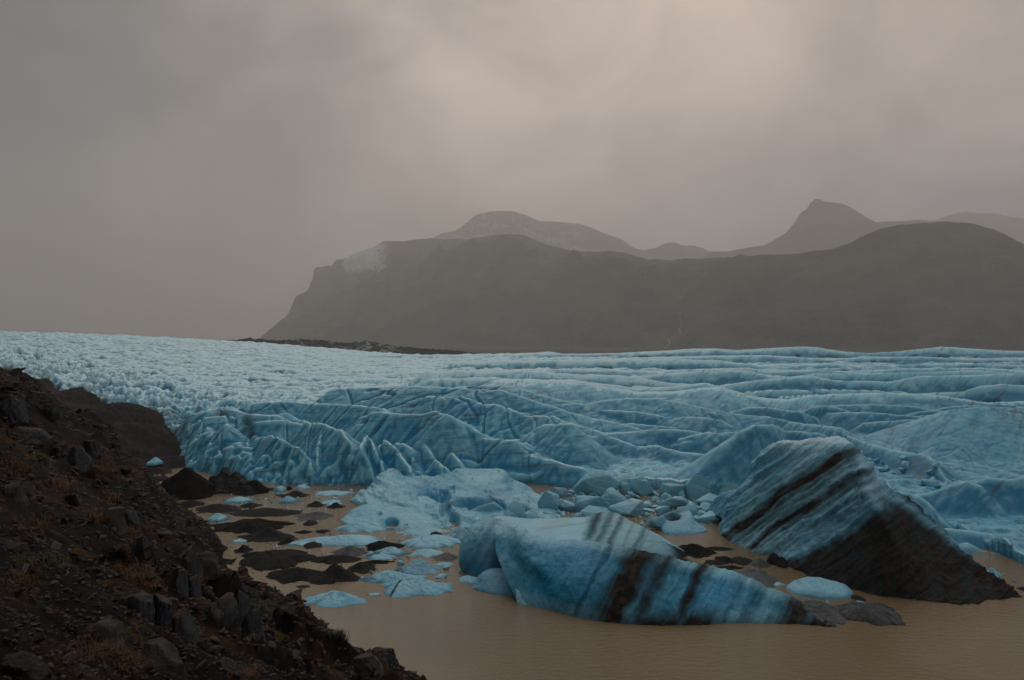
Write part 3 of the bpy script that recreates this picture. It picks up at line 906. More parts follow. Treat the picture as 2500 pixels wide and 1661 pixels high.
def berg_shell(stations, back=6.0, nu=260, nv=90, amp=0.25, scale=3.0, seed=1, fr=(0.22, 0.58), backh=(0.8, 0.35), pits=(), fine=0.05, ridg=0.0, rk=None):
    """stations: (front, mid1, mid2, crest[, crest distance]) picture points; front lies on the water.
    Returns vertices, faces, and the picture coordinates of every vertex (to lay out its bands)."""
    rows = []
    for s in stations:
        f, m1_, m2_, c = s[:4]
        df = wd(f[1])
        dc = s[4] if len(s) > 4 else df + 0.6 * (df * (f[1] - c[1]) / FPX) + 0.5
        f1, f2 = s[5] if len(s) > 5 else fr
        pts = [W(*f, df), W(*m1_, df + (dc - df) * f1), W(*m2_, df + (dc - df) * f2), W(*c, dc)]
        sc = min(1.0, pts[-1][2] / 2.5 + 0.25)
        bx = back * sc
        p3 = pts[-1]
        pts += [(p3[0], p3[1] + bx * 0.45, p3[2] * backh[0]), (p3[0], p3[1] + bx * 0.8, p3[2] * backh[1]), (p3[0], p3[1] + bx, -1.2)]
        pts = [(pts[0][0], pts[0][1] - 0.25, -1.6)] + pts
        rows.append(pts)
    P = np.array(rows)                       # station, row, xyz
    P = catmull(P, nu)
    P = catmull(np.swapaxes(P, 0, 1), nv)    # row, station
    V0 = P.reshape(-1, 3).copy()
    px = CX + V0[:, 0] / V0[:, 1] * FPX
    py = CY - (V0[:, 2] - CAMZ) / V0[:, 1] * FPX
    du = np.gradient(P, axis=1)
    dv = np.gradient(P, axis=0)
    Nn = np.cross(du, dv)
    Nn /= np.linalg.norm(Nn, axis=2, keepdims=True) + 1e-9
    if Nn[nv // 4, :, 1].mean() > 0:
        Nn = -Nn
    Nf = Nn.reshape(-1, 3)
    x, y, z = V0.T
    n = fbm(x / scale, y / scale, z / scale, oct=5, seed=seed)
    n2 = fbm(x / (scale * .22), y / (scale * .22), z / (scale * .22), oct=3, seed=seed + 5)
    disp = amp * n + fine * n2
    if ridg:
        a_, c_ = (px + 0.4 * py) / 80, (py - 0.30 * px) / 26
        if rk is not None:
            a_, c_ = (rk[0] * py - rk[1] * px) / rk[3], (rk[0] * px + rk[1] * py) / rk[2]
        disp = disp + ridg * (fbm(a_, c_, z * 0, oct=4, seed=seed + 8, ridged=True) - 0.2)
    for (qx, qy, rx, ry, dep) in pits:
        q = np.hypot((px - qx) / rx, (py - qy) / ry)
        q = q + 0.12 * n2
        front = (np.arange(nv)[:, None] < nv * 0.62) * np.ones((1, nu))
        disp = disp - dep * (1 - sst(q, 0.35, 1.0)) * front.ravel()
        disp = disp + 0.05 * dep * np.exp(-((q - 1.1) / 0.15) ** 2)
    V = V0 + Nf * disp[:, None]
    F = grid_faces(nv, nu)
    return V, F, px, py, z


def shell_obj(name, parent, origin, sh, mat, dirt, blu, strat, **props):
    V, F, px, py, z = sh
    me = mesh_np(name, V - np.array(origin), F, {'dirt': dirt, 'blu': blu, 'strat': strat})
    return link(name, me, mat, parent, **props)


# --- the long striped berg in the foreground
org = (12.0, 88.0, 0.0)
A = thing('iceberg', org, 'long low iceberg in front, glowing blue with broad black ash bands', 'iceberg')
stA = [((1262, 1470), (1240, 1420), (1212, 1352), (1210, 1292), 98),
       ((1278, 1474), (1282, 1415), (1245, 1352), (1238, 1283), 98.5),
       ((1310, 1482), (1318, 1420), (1278, 1352), (1268, 1291), 97),
       ((1370, 1497), (1355, 1432), (1322, 1372), (1312, 1315), 95.5),
       ((1446, 1514), (1425, 1442), (1398, 1375), (1378, 1325), 94.5),
       ((1520, 1522), (1498, 1450), (1468, 1382), (1440, 1329), 93.5),
       ((1600, 1526), (1570, 1462), (1540, 1398), (1508, 1342), 92.5),
       ((1690, 1526), (1660, 1470), (1630, 1415), (1600, 1361), 91.5),
       ((1772, 1522), (1750, 1480), (1725, 1432), (1700, 1385), 90.5),
       ((1868, 1522), (1850, 1490), (1830, 1455), (1808, 1410), 90),
       ((1964, 1524), (1955, 1505), (1945, 1485), (1922, 1462), 88.5),
       ((2010, 1529), (2012, 1524), (2012, 1512), (2000, 1496), 87),
       ((2040, 1530), (2041, 1527), (2041, 1523), (2038, 1519), 86)]


def bands(t, spec):
    o = np.zeros_like(t)
    for c, w, a in spec:
        o = np.maximum(o, a * np.exp(-np.abs((t - c) / (w * 1.15)) ** 1.9))
    return o


sh = berg_shell(stA, back=7, nu=420, nv=150, amp=0.28, scale=3.2, seed=401, backh=(0.88, 0.45), fine=0.08, ridg=0.30, rk=(0.89, 0.45, 34, 160))
V, F, px, py, z = sh
nz = fbm(px / 60, py / 60, oct=4, seed=410)
u = px + 0.50 * (py - 1340) + 16 * nz
nz2 = fbm(px / 14, py / 30, oct=3, seed=411)
dr = bands(u, [(1487, 9, .55), (1576, 50, 1.08), (1642, 30, .85), (1742, 20, .95), (1690, 22, .25), (1460, 14, .22), (1850, 16, .28), (2025, 60, .95), (2090, 60, 1.0), (1905, 30, .45)])
low = sst(py - np.interp(px, [1210, 1310, 1446, 1600, 1772, 1964, 2040], [1470, 1482, 1514, 1526, 1522, 1524, 1530]), -58, 0)
dr = np.maximum(dr, low * (0.22 + 0.70 * sst(px, 1400, 1560) * (1 - sst(px, 1720, 1800))))
dr = np.clip(dr * (1 + 0.3 * fbm(px / 40, py / 40, oct=2, seed=412)) + 0.18 * fbm(u / 9, py / 200, oct=4, seed=413) * sst(u, 1440, 1500), 0, 1)
topw = sst(-(py - np.interp(px, [1210, 1310, 1440, 1600, 1700, 1810, 1925, 2040], [1292, 1315, 1329, 1361, 1385, 1410, 1462, 1519])), -26, -2)
bl = 0.80 + 0.6 * np.exp(-((u - 1430) / 90) ** 2) * (1 - low) + 0.30 * np.exp(-((u - 1800) / 90) ** 2) + 0.25 * np.exp(-((u - 1690) / 40) ** 2) - 0.75 * topw - 0.45 * low
st = (px + 0.5 * py) * 0.035
shell_obj('main_body', A, org, sh, M_BERG, dr, bl, st)
stL = [((1126, 1392), (1121, 1375), (1121, 1345), (1128, 1318), 106),
       ((1138, 1400), (1128, 1360), (1136, 1312), (1150, 1283), 107),
       ((1165, 1406), (1152, 1355), (1162, 1300), (1176, 1270), 107.5),
       ((1195, 1408), (1190, 1352), (1196, 1298), (1204, 1266), 107.5),
       ((1222, 1402), (1224, 1352), (1226, 1300), (1230, 1269), 106),
       ((1244, 1392), (1247, 1360), (1250, 1320), (1252, 1284), 104)]
sh = berg_shell(stL, back=6, nu=150, nv=110, amp=0.20, scale=2.6, seed=421, fr=(0.12, 0.45))
V, F, px, py, z = sh
u = px + 0.55 * (py - 1270)
dr = bands(u + 8 * fbm(px / 30, py / 50, oct=3, seed=422), [(1208, 9, .30), (1188, 7, .22), (1236, 6, .22), (1262, 5, .18)])
shell_obj('side_lobe', A, org, sh, M_BERG, dr, 0.45 + 0.3 * sst(py, 1340, 1400) - 0.3 * sst(-py, -1300, -1270), u * 0.035)
stF = [((1152, 1437), (1153, 1434), (1156, 1431), (1160, 1428), 97.5),
       ((1172, 1444), (1166, 1430), (1164, 1415), (1168, 1408), 98.5),
       ((1205, 1451), (1190, 1430), (1180, 1402), (1190, 1391), 99),
       ((1240, 1453), (1230, 1430), (1218, 1402), (1222, 1389), 98.5),
       ((1264, 1455), (1262, 1430), (1252, 1412), (1256, 1404), 97.5),
       ((1276, 1460), (1275, 1445), (1272, 1432), (1272, 1426), 96.5)]
sh = berg_shell(stF, back=2.5, nu=120, nv=60, amp=0.12, scale=1.5, seed=431)
V, F, px, py, z = sh
shell_obj('foot', A, org, sh, M_BERG, 0.05 + 0 * px, 0.55 + 0.35 * sst(px, 1200, 1270), (px + 0.5 * py) * 0.05)
stN = [((1262, 1474), (1258, 1440), (1240, 1425), (1236, 1416), 96),
       ((1272, 1476), (1272, 1446), (1262, 1430), (1252, 1424), 96),
       ((1283, 1477), (1286, 1455), (1282, 1440), (1274, 1430), 96),
       ((1294, 1477), (1295, 1468), (1292, 1456), (1288, 1446), 95.5)]
sh = berg_shell(stN, back=1.0, nu=60, nv=50, amp=0.06, scale=0.8, seed=441)
V, F, px, py, z = sh
shell_obj('spur', A, org, sh, M_BERG, bands(px - 0.6 * (py - 1450), [(1290, 5, .9)]), 0.2 + 0 * px, (px + py) * 0.05)

# --- pale low berg behind it with the brown striped mound
org = (9.0, 112.0, 0.0)
B = thing('iceberg', org, 'pale low iceberg behind the long striped one, with a brown striped mound', 'iceberg')
stB = [((1170, 1330), (1175, 1310), (1180, 1292), (1186, 1278), 122),
       ((1210, 1338), (1210, 1312), (1212, 1286), (1216, 1266), 123),
       ((1280, 1350), (1280, 1318), (1284, 1292), (1290, 1272), 123),
       ((1350, 1362), (1350, 1322), (1352, 1293), (1356, 1271), 122.5),
       ((1420, 1370), (1418, 1325), (1420, 1292), (1424, 1268), 122),
       ((1452, 1373), (1450, 1322), (1450, 1285), (1452, 1261), 121.5),
       ((1485, 1375), (1484, 1320), (1484, 1280), (1485, 1253), 121),
       ((1522, 1374), (1520, 1325), (1518, 1288), (1516, 1262), 119.5),
       ((1560, 1371), (1556, 1330), (1552, 1300), (1550, 1280), 117),
       ((1605, 1367), (1600, 1342), (1594, 1318), (1590, 1300), 114),
       ((1645, 1362), (1642, 1350), (1638, 1336), (1634, 1326), 111),
       ((1675, 1356), (1674, 1353), (1672, 1350), (1670, 1347), 109)]
sh = berg_shell(stB, back=6, nu=300, nv=90, amp=0.20, scale=3, seed=451, backh=(0.9, 0.5))
V, F, px, py, z = sh
u = px + 0.50 * (py - 1254) + 7 * fbm(px / 30, py / 40, oct=3, seed=452)
dr = bands(u, [(1462, 14, .8), (1493, 12, .62), (1524, 10, .62), (1560, 6, .35), (1592, 8, .55), (1604, 5, .35), (1482, 40, .35)]) * sst(px, 1405, 1450)
dr = np.maximum(dr, 0.45 * sst(px, 1625, 1665))
dr = np.maximum(dr, 0.12 * sst(px, 1420, 1450))
shell_obj('main_body', B, org, sh, M_BERG, dr, -0.05 + 0.25 * fbm(px / 80, py / 25, oct=3, seed=453) + 0.1 * sst(px, 1540, 1600), (py * 0.9 + 0.15 * px) * 0.05)

# --- the big dark pyramid on the right
org = (36.0, 100.0, 0.0)
C = thing('iceberg', org, 'towering pyramid iceberg on the right, banded brown and black with a blue left shoulder', 'iceberg')
stC = [((1751, 1291), (1752, 1287), (1757, 1278), (1763, 1266), 127),
       ((1764, 1305), (1768, 1280), (1778, 1250), (1788, 1212), 124, (0.3, 0.6)),
       ((1785, 1323), (1800, 1290), (1812, 1240), (1822, 1188), 122, (0.3, 0.6)),
       ((1812, 1337), (1838, 1295), (1848, 1235), (1850, 1165), 120.5, (0.25, 0.55)),
       ((1850, 1350), (1872, 1290), (1872, 1205), (1868, 1112), 119, (0.3, 0.62)),
       ((1895, 1366), (1910, 1290), (1905, 1190), (1892, 1089), 118, (0.3, 0.62)),
       ((1940, 1387), (1952, 1300), (1945, 1190), (1930, 1080), 116.5, (0.3, 0.62)),
       ((1985, 1410), (2000, 1310), (1995, 1190), (1980, 1077), 115, (0.3, 0.6)),
       ((2035, 1426), (2052, 1315), (2040, 1190), (2025, 1076), 113.5, (0.25, 0.55)),
       ((2090, 1440), (2105, 1325), (2088, 1200), (2060, 1074), 112, (0.15, 0.45)),
       ((2150, 1453), (2160, 1330), (2122, 1208), (2088, 1090), 111, (0.08, 0.30)),
       ((2210, 1461), (2205, 1370), (2150, 1250), (2108, 1118), 111.5, (0.10, 0.30)),
       ((2270, 1467), (2250, 1400), (2196, 1305), (2134, 1158), 112, (0.22, 0.50)),
       ((2330, 1472), (2300, 1405), (2240, 1312), (2176, 1196), 112, (0.30, 0.60)),
       ((2375, 1471), (2345, 1405), (2290, 1325), (2225, 1222), 111, (0.35, 0.65)),
       ((2410, 1467), (2385, 1415), (2340, 1350), (2275, 1270), 108, (0.35, 0.65)),
       ((2440, 1462), (2420, 1425), (2390, 1385), (2330, 1333), 104, (0.3, 0.6)),
       ((2465, 1457), (2455, 1438), (2440, 1420), (2400, 1390), 99, (0.3, 0.6)),
       ((2482, 1452), (2480, 1449), (2478, 1446), (2470, 1438), 95.5)]
sh = berg_shell(stC, back=14, nu=560, nv=220, amp=0.6, scale=4.5, seed=461, backh=(0.8, 0.4), fine=0.16, ridg=0.55, rk=(0.58, 0.81, 24, 200))
V, F, px, py, z = sh
nz = fbm(px / 75, py / 75, oct=4, seed=462)
# the layers rise from lower left to upper right, steeper above
t = 0.58 * (px - 1772) + 0.813 * (py - 1314) + 10 * np.sin((px - 1772) / 85) + 15 * nz
nzf = fbm(px / 25, py / 25, oct=4, seed=463)
spine = np.interp(py, [1090, 1150, 1210, 1320, 1455], [2088, 2112, 2125, 2165, 2230])
right = sst(px - spine, -8, 26)
dr = bands(t, [(3, 14, 1.0), (22, 8, .70), (38, 7, .50), (62, 12, .95), (80, 7, .60), (50, 4, .35), (102, 9, .42), (120, 9, .40), (-14, 6, .35), (-62, 5, .18), (-80, 4, .16)])
dark = sst(t + 10 * nzf, 132, 175)
dr = np.maximum(dr, dark * (0.95 + 0.05 * nzf))
dr = np.maximum(dr, right * (0.70 + 0.35 * nz + 0.25 * sst(py, 1250, 1400)))
dr = np.maximum(dr, 0.03 + 0.22 * sst(t, -20, 60) + 0.10 * nzf)
pale = np.exp(-((px - spine - 26) / 24) ** 2) * (1 - sst(py, 1150, 1290)) + 0.9 * np.exp(-(((px - 1.35 * (py - 1200)) - 2160) / 22) ** 2) * sst(py, 1190, 1230) * (1 - sst(py, 1330, 1420))
dr = np.clip(dr - 0.65 * pale - 0.25 * np.exp(-((px - 2112) / 14) ** 2 - ((py - 1135) / 22) ** 2), 0, 1)
dr = np.clip(dr * (1 + 0.35 * (1 - dark) * (1 - right) * fbm(px / 50, py / 50, oct=2, seed=467)) + 0.34 * fbm(t / 8, (px + py) / 260, oct=4, seed=466) * sst(t, -40, 0) * (1 - dark) * (1 - right), 0, 1)
bl = 0.15 + 0.55 * (1 - sst(t, -95, 10)) * sst(py, 1085, 1150) + 0.25 * sst(t, 60, 140) - 0.5 * (1 - sst(py, 1075, 1098)) + 0.2 * nz
shell_obj('main_body', C, org, sh, M_BERG, dr, bl, t * 0.06)

# --- the pale blue complex with melt holes, centre
org = (-10.0, 133.0, 0.0)
D = thing('iceberg', org, 'pale blue iceberg sheet with round melt holes near its waterline', 'iceberg')
stD = [((832, 1272), (833, 1270), (835, 1268), (838, 1266), 136),
       ((850, 1284), (850, 1270), (856, 1258), (866, 1247), 139),
       ((900, 1290), (898, 1270), (905, 1248), (916, 1230), 142),
       ((950, 1293), (946, 1268), (955, 1245), (968, 1222), 143),
       ((1000, 1293), (998, 1268), (1002, 1242), (1012, 1217), 143),
       ((1045, 1292), (1045, 1270), (1046, 1245), (1046, 1224), 141),
       ((1080, 1289), (1080, 1275), (1080, 1262), (1078, 1248), 138),
       ((1108, 1285), (1107, 1283), (1106, 1281), (1104, 1278), 133)]
sh = berg_shell(stD, back=5, nu=260, nv=110, amp=0.25, scale=2.5, seed=471, ridg=0.35, pits=[(957, 1278, 19, 13, 1.5), (1036, 1244, 15, 13, 1.3), (928, 1256, 6, 5, 0.5), (900, 1288, 14, 6, 0.4)], backh=(0.95, 0.7))
V, F, px, py, z = sh
pit = np.zeros_like(px)
for qx, qy, rx, ry in ((957, 1279, 22, 15), (1036, 1245, 15, 12), (928, 1256, 7, 6), (900, 1288, 16, 8), (878, 1262, 40, 14)):
    pit = np.maximum(pit, np.exp(-(((px - qx) / rx) ** 2 + ((py - qy) / ry) ** 2) ** 1.3) * (1.0 if rx < 30 else .4))
dr = 0.5 * sst(fbm(px / 10, py / 7, oct=3, seed=473), 0.34, 0.5) * sst(py, 1262, 1280)
shell_obj('lower_sheet', D, org, sh, M_BERG, dr, 0.12 + 0.95 * pit + 0.45 * fbm(px / 80, py / 14, oct=3, seed=472), (py + 0.1 * px) * 0.06)  # melt holes bluer: their shade is put into the colour
org = (-4.0, 144.0, 0.0)
E = thing('iceberg', org, 'broad pale iceberg behind the melt-hole sheet, with a dark blue hollow', 'iceberg')
stE = [((858, 1224), (860, 1222), (863, 1218), (868, 1213), 151),
       ((885, 1240), (885, 1222), (893, 1203), (905, 1188), 157),
       ((930, 1258), (928, 1225), (935, 1188), (949, 1150), 162),
       ((975, 1270), (972, 1232), (976, 1195), (984, 1166), 160),
       ((1030, 1280), (1032, 1235), (1036, 1200), (1044, 1171), 159),
       ((1075, 1288), (1080, 1240), (1082, 1198), (1085, 1163), 159),
       ((1120, 1289), (1122, 1240), (1122, 1190), (1124, 1154), 160),
       ((1165, 1287), (1168, 1235), (1172, 1188), (1176, 1151), 160),
       ((1205, 1283), (1208, 1240), (1212, 1195), (1217, 1153), 159),
       ((1240, 1280), (1242, 1245), (1242, 1205), (1243, 1170), 157),
       ((1275, 1277), (1276, 1250), (1275, 1220), (1272, 1190), 154),
       ((1310, 1272), (1308, 1252), (1305, 1230), (1302, 1207), 151),
       ((1340, 1268), (1340, 1255), (1336, 1240), (1332, 1224), 147),
       ((1368, 1264), (1367, 1262), (1366, 1258), (1362, 1254), 142)]
sh = berg_shell(stE, back=7, nu=420, nv=150, amp=0.75, scale=3.5, seed=481, ridg=0.65, pits=[(1105, 1193, 7, 5, 0.8), (1108, 1209, 6, 5, 0.8), (1060, 1215, 48, 20, 2.2), (1150, 1232, 60, 13, 1.6), (1105, 1272, 20, 22, 1.8), (1222, 1240, 16, 12, 1.5), (1285, 1243, 16, 11, 1.6), (1088, 1250, 18, 26, 1.5)],
                backh=(0.9, 0.5))
V, F, px, py, z = sh
pit = np.zeros_like(px)
for qx, qy, rx, ry, a in ((1105, 1193, 8, 6, 1), (1108, 1209, 7, 5, 1), (1060, 1205, 48, 18, .9), (1150, 1232, 60, 13, .8), (1105, 1272, 18, 22, .9), (1222, 1240, 16, 12, .9), (1285, 1243, 16, 11, .9), (1240, 1180, 14, 22, .6), (1175, 1205, 50, 14, .5)):
    pit = np.maximum(pit, a * np.exp(-(((px - qx) / rx) ** 2 + ((py - qy) / ry) ** 2) ** 1.3))
dr = 0.55 * np.exp(-((px - 1215 - 1.6 * (py - 1235)) / 9) ** 2) * sst(py, 1205, 1230) + 0.5 * np.exp(-((py - 1236 - 0.1 * (px - 1150)) / 6) ** 2) * sst(px, 1060, 1100) * (1 - sst(px, 1190, 1230))
dr += 0.5 * sst(fbm(px / 12, py / 8, oct=3, seed=483), 0.36, 0.5)
shell_obj('upper_mass', E, org, sh, M_BERG, np.clip(dr, 0, 1), 0.18 + 0.95 * pit + 0.5 * fbm(px / 80, py / 14, oct=3, seed=482), (py - 0.25 * px) * 0.06)  # blue shade of the hollows is painted in with pit

# --- the ice block with a dark cave
org = (21.0, 120.0, 0.0)
G = thing('iceberg', org, 'blue ice block with a dark-capped cave, left of the banded pyramid', 'iceberg')
stG = [((1612, 1296), (1612, 1285), (1612, 1276), (1612, 1266), 128),
       ((1622, 1304), (1620, 1285), (1622, 1270), (1626, 1257), 130),
       ((1645, 1306), (1642, 1285), (1644, 1266), (1650, 1248), 131),
       ((1668, 1306), (1664, 1285), (1668, 1264), (1675, 1246), 131),
       ((1690, 1305), (1685, 1288), (1684, 1268), (1688, 1252), 130),
       ((1712, 1302), (1706, 1292), (1700, 1282), (1698, 1272), 128),
       ((1728, 1296), (1726, 1294), (1724, 1291), (1721, 1288), 126)]
sh = berg_shell(stG, back=4, nu=160, nv=90, amp=0.12, scale=1.5, seed=491, pits=[(1640, 1263, 24, 10, 1.4)])
V, F, px, py, z = sh
cap = np.exp(-(((px - 1646) / 34) ** 2 + ((py - 1252 + 0.25 * (px - 1646)) / 7) ** 2) ** 1.3)
cave = np.exp(-(((px - 1644) / 20) ** 2 + ((py - 1262) / 8) ** 2) ** 1.5)  # dark inside of the cave is shade, painted through the dirt value
shell_obj('main_body', G, org, sh, M_BERG, np.maximum(cap * .6, cave), 0.3 + 0 * px, (py + 0.2 * px) * 0.06)


# ------------------------------------------------------------------ mounds and floes that float or lie in the water
def mound(name, xl, xr, yt, yb, peak=0.5, mat=None, label=None, cat=None, group=None, seed=0, flat=0.35, rough=0.12, pw=1.6, depth=None, attrs=None, skew=0.0, frac=0.62, jag=0.42, lumps=2.3):
    """irregular mass standing in the water: picture extents xl..xr, crest row yt, waterline row yb (front)"""
    rnd = np.random.RandomState(seed + 5)
    wide = xr - xl
    # the front waterline row gives the distance; the body runs back from it
    d = wd(yb)
    w = wide / FPX * d
    ht = max(0.05, (yb - yt) / FPX * d)
    # part of the visible height is the top surface seen from above
    rc = float(np.clip(0.35 + 0.8 * flat, 0.35, 0.96))
    run = min(w * 1.25, rc * ht * d / CAMZ)
    ymid = d + run / 2
    hgt = max(0.05 * w ** 0.5, ht - 0.62 * run * CAMZ / d)
    cx = ((xl + xr) / 2 - CX) / FPX * ymid
    nth = int(np.clip(wide * 1.3, 40, 220))
    nr = int(np.clip((yb - yt + 12) * 1.4, 16, 70))
    th_ = np.linspace(0, 2 * np.pi, nth, endpoint=False)
    rr = np.concatenate([np.linspace(0, 1, nr) ** 0.8, [1.06]])
    T, Q = np.meshgrid(th_, rr)
    wob = 1 + jag * 1.6 * fbm(np.cos(T) * 1.3 + seed, np.sin(T) * 1.3, oct=5, seed=seed)
    X = np.cos(T) * Q * w / 2 * wob
    Y = np.sin(T) * Q * run / 2 * wob + skew * X
    pk = (peak - 0.5) * w
    e = np.clip(np.hypot((X - pk * (1 - Q ** 2)) / (w / 2), Y / (run / 2)) / wob, 0, 2)
    prof = np.clip(1 - Q ** pw, 0, 1) ** (0.9)
    cone = np.exp(-(((X - pk) / (w * 0.26)) ** 2 + (Y / (run * 0.35)) ** 2))
    Z = hgt * prof * (flat + (1 - flat) * cone)
    Z = Z * (1 + 0.5 * fbm(X / (w / lumps) + seed, Y / (w / lumps), oct=4, seed=seed + 1)) + rough * hgt * fbm(X / (w / 9), Y / (w / 9), oct=4, seed=seed + 2, ridged=True) * np.clip(1.2 - Q, 0, 1)
    Z = np.where(Q > 1.0, -0.5, Z - 0.02 - 0.05 * (Q > 0.97))
    Vv = np.stack([X.ravel(), Y.ravel(), Z.ravel()], 1)
    n0, n1 = Q.shape
    idx = np.arange(n0 * n1).reshape(n0, n1)
    a, b = idx[:-1], np.roll(idx, -1, axis=1)[:-1]
    c, dd = np.roll(idx, -1, axis=1)[1:], idx[1:]
    Fm = np.stack([a.ravel(), dd.ravel(), c.ravel(), b.ravel()], 1)
    at = {'blu': np.full(Z.size, 0.15) + 0.5 * sst(-Z.ravel(), -hgt * 0.45, 0), 'dirt': np.zeros(Z.size), 'strat': (Z * 2 + 0.5 * X).ravel()}
    if attrs:
        at.update(attrs(X, Y, Z, w, run, hgt))
    me = mesh_np(name, Vv, Fm, at if mat in (M_FLOE, M_BERG) else None)
    o = link(name, me, mat, loc=(cx, ymid, 0))
    o['label'], o['category'] = label, cat
    if group:
        o['group'] = group
    return o


def streak_dirt(cxf, wf, a=0.9, tilt=0.0):
    def f(X, Y, Z, w, run, h):
        q = (X - tilt * Y) / w + 0.5
        return {'dirt': (a * np.exp(-((q - cxf) / wf) ** 2)).ravel()}
    return f


def left_dirt(X, Y, Z, w, run, h):
    return {'dirt': (0.55 * (1 - sst(X / w, -0.42, -0.15))).ravel()}


def low_dirt(X, Y, Z, w, run, h):
    return {'dirt': (0.55 * (1 - sst(Z / h, 0.1, 0.5))).ravel()}


FL = [
    # xl, xr, yt, yb, peak, label, extra
    (735, 895, 1434, 1481, 0.68, 'smooth white ice floe wedged beside the rocky shore, nearest of the floes there', dict(pw=1.3, flat=.4)),
    (880, 1030, 1388, 1424, 0.40, 'grey-edged ice floe just behind the floe with a black crack', dict(attrs=left_dirt)),
    (930, 1106, 1402, 1458, 0.35, 'white ice floe split by a vertical black crack of debris', dict(attrs=streak_dirt(.24, .022, 1.0, .2), flat=.5)),
    (958, 1084, 1364, 1402, 0.52, 'half-sunken bluish floe with a pale cone on top', dict(attrs=left_dirt, flat=.25)),
    (998, 1085, 1340, 1361, 0.5, 'flat white lens-shaped floe left of the long striped iceberg', dict(flat=.8)),
    (891, 968, 1352, 1368, 0.5, 'thin flat grey-white floe between two dark debris mounds', dict(flat=.7, attrs=left_dirt)),
    (985, 1122, 1305, 1338, 0.45, 'lumpy white-blue floe with vertical bluish grooves', dict(flat=.7, pw=3)),
    (968, 1098, 1289, 1309, 0.5, 'low white ice shelf carrying a dark stone', dict(flat=.8)),
    (1094, 1150, 1281, 1316, 0.6, 'small upright white ice chunk against the long striped iceberg', dict(flat=.5)),
    (742, 950, 1303, 1336, 0.45, 'long flat white floe below the melt-hole iceberg', dict(flat=.7)),
    (820, 942, 1272, 1301, 0.25, 'low white floe touching the foot of the melt-hole iceberg', dict(flat=.6)),
    (1113, 1171, 1403, 1423, 0.4, 'small white floe at the left foot of the long striped iceberg', dict(flat=.6)),
    (897, 931, 1447, 1457, 0.5, 'tiny grey slush patch alone on the brown water', dict(flat=.8, attrs=low_dirt)),
    (1060, 1114, 1373, 1384, 0.5, 'thin slush streak left of the long striped iceberg', dict(flat=.9)),
    (543, 622, 1211, 1231, 0.4, 'greyish domed floe right of the dark moraine rocks', dict(flat=.5, attrs=low_dirt)),
    (680, 733, 1209, 1232, 0.4, 'peaked ice floe with a dark gravel foot in the far slush', dict(flat=.3, attrs=low_dirt)),
    (773, 858, 1197, 1210, 0.4, 'low white floe at the foot of the glacier spires', dict(flat=.7)),
    (672, 699, 1187, 1202, 0.5, 'small rounded ice block under the glacier front', dict(flat=.9, pw=4)),
    (722, 754, 1184, 1197, 0.5, 'small cracked ice block beside a black pebble under the glacier front', dict(flat=.9, pw=3)),
    (783, 836, 1219, 1234, 0.5, 'small pale floe between two rocky specks in the far slush', dict(flat=.6)),
    (505, 562, 1252, 1276, 0.4, 'grey dirty floe beside the shore, speckled with gravel', dict(flat=.6, attrs=low_dirt)),
    (905, 1000, 1334, 1360, 0.5, 'grey slushy floe under a black boulder', dict(flat=.5, attrs=low_dirt)),
    (565, 610, 1316, 1326, 0.5, 'faint grey slush sheet near the shore', dict(flat=.8, attrs=low_dirt)),
    (690, 780, 1320, 1334, 0.5, 'translucent grey slush next to the long flat white floe', dict(flat=.8, attrs=low_dirt)),
    (1918, 2082, 1413, 1464, 0.35, 'clean blue-white ice slab floating before the black pyramid', dict(flat=.8, pw=4.5, jag=.08)),
    (2007, 2031, 1466, 1488, 0.6, 'little upright white ice shard on the dirty raft', dict(flat=.5, pw=2)),
    (2085, 2113, 1466, 1477, 0.5, 'little flat white ice shard on the dirty raft', dict(flat=.8)),
    (1885, 1915, 1421, 1431, 0.5, 'small thin white floe at the left tip of the clean slab', dict(flat=.8)),
    (2405, 2445, 1385, 1412, 0.4, 'small white ice lumps behind the right foot of the pyramid', dict(flat=.6)),
]
for i, (xl, xr, yt, yb, pk, lab, ex) in enumerate(FL):
    mound('ice_floe', xl, xr, yt, yb, pk, M_FLOE, lab, 'ice floe', 'ice floes on the lagoon', seed=500 + i * 7, **ex)
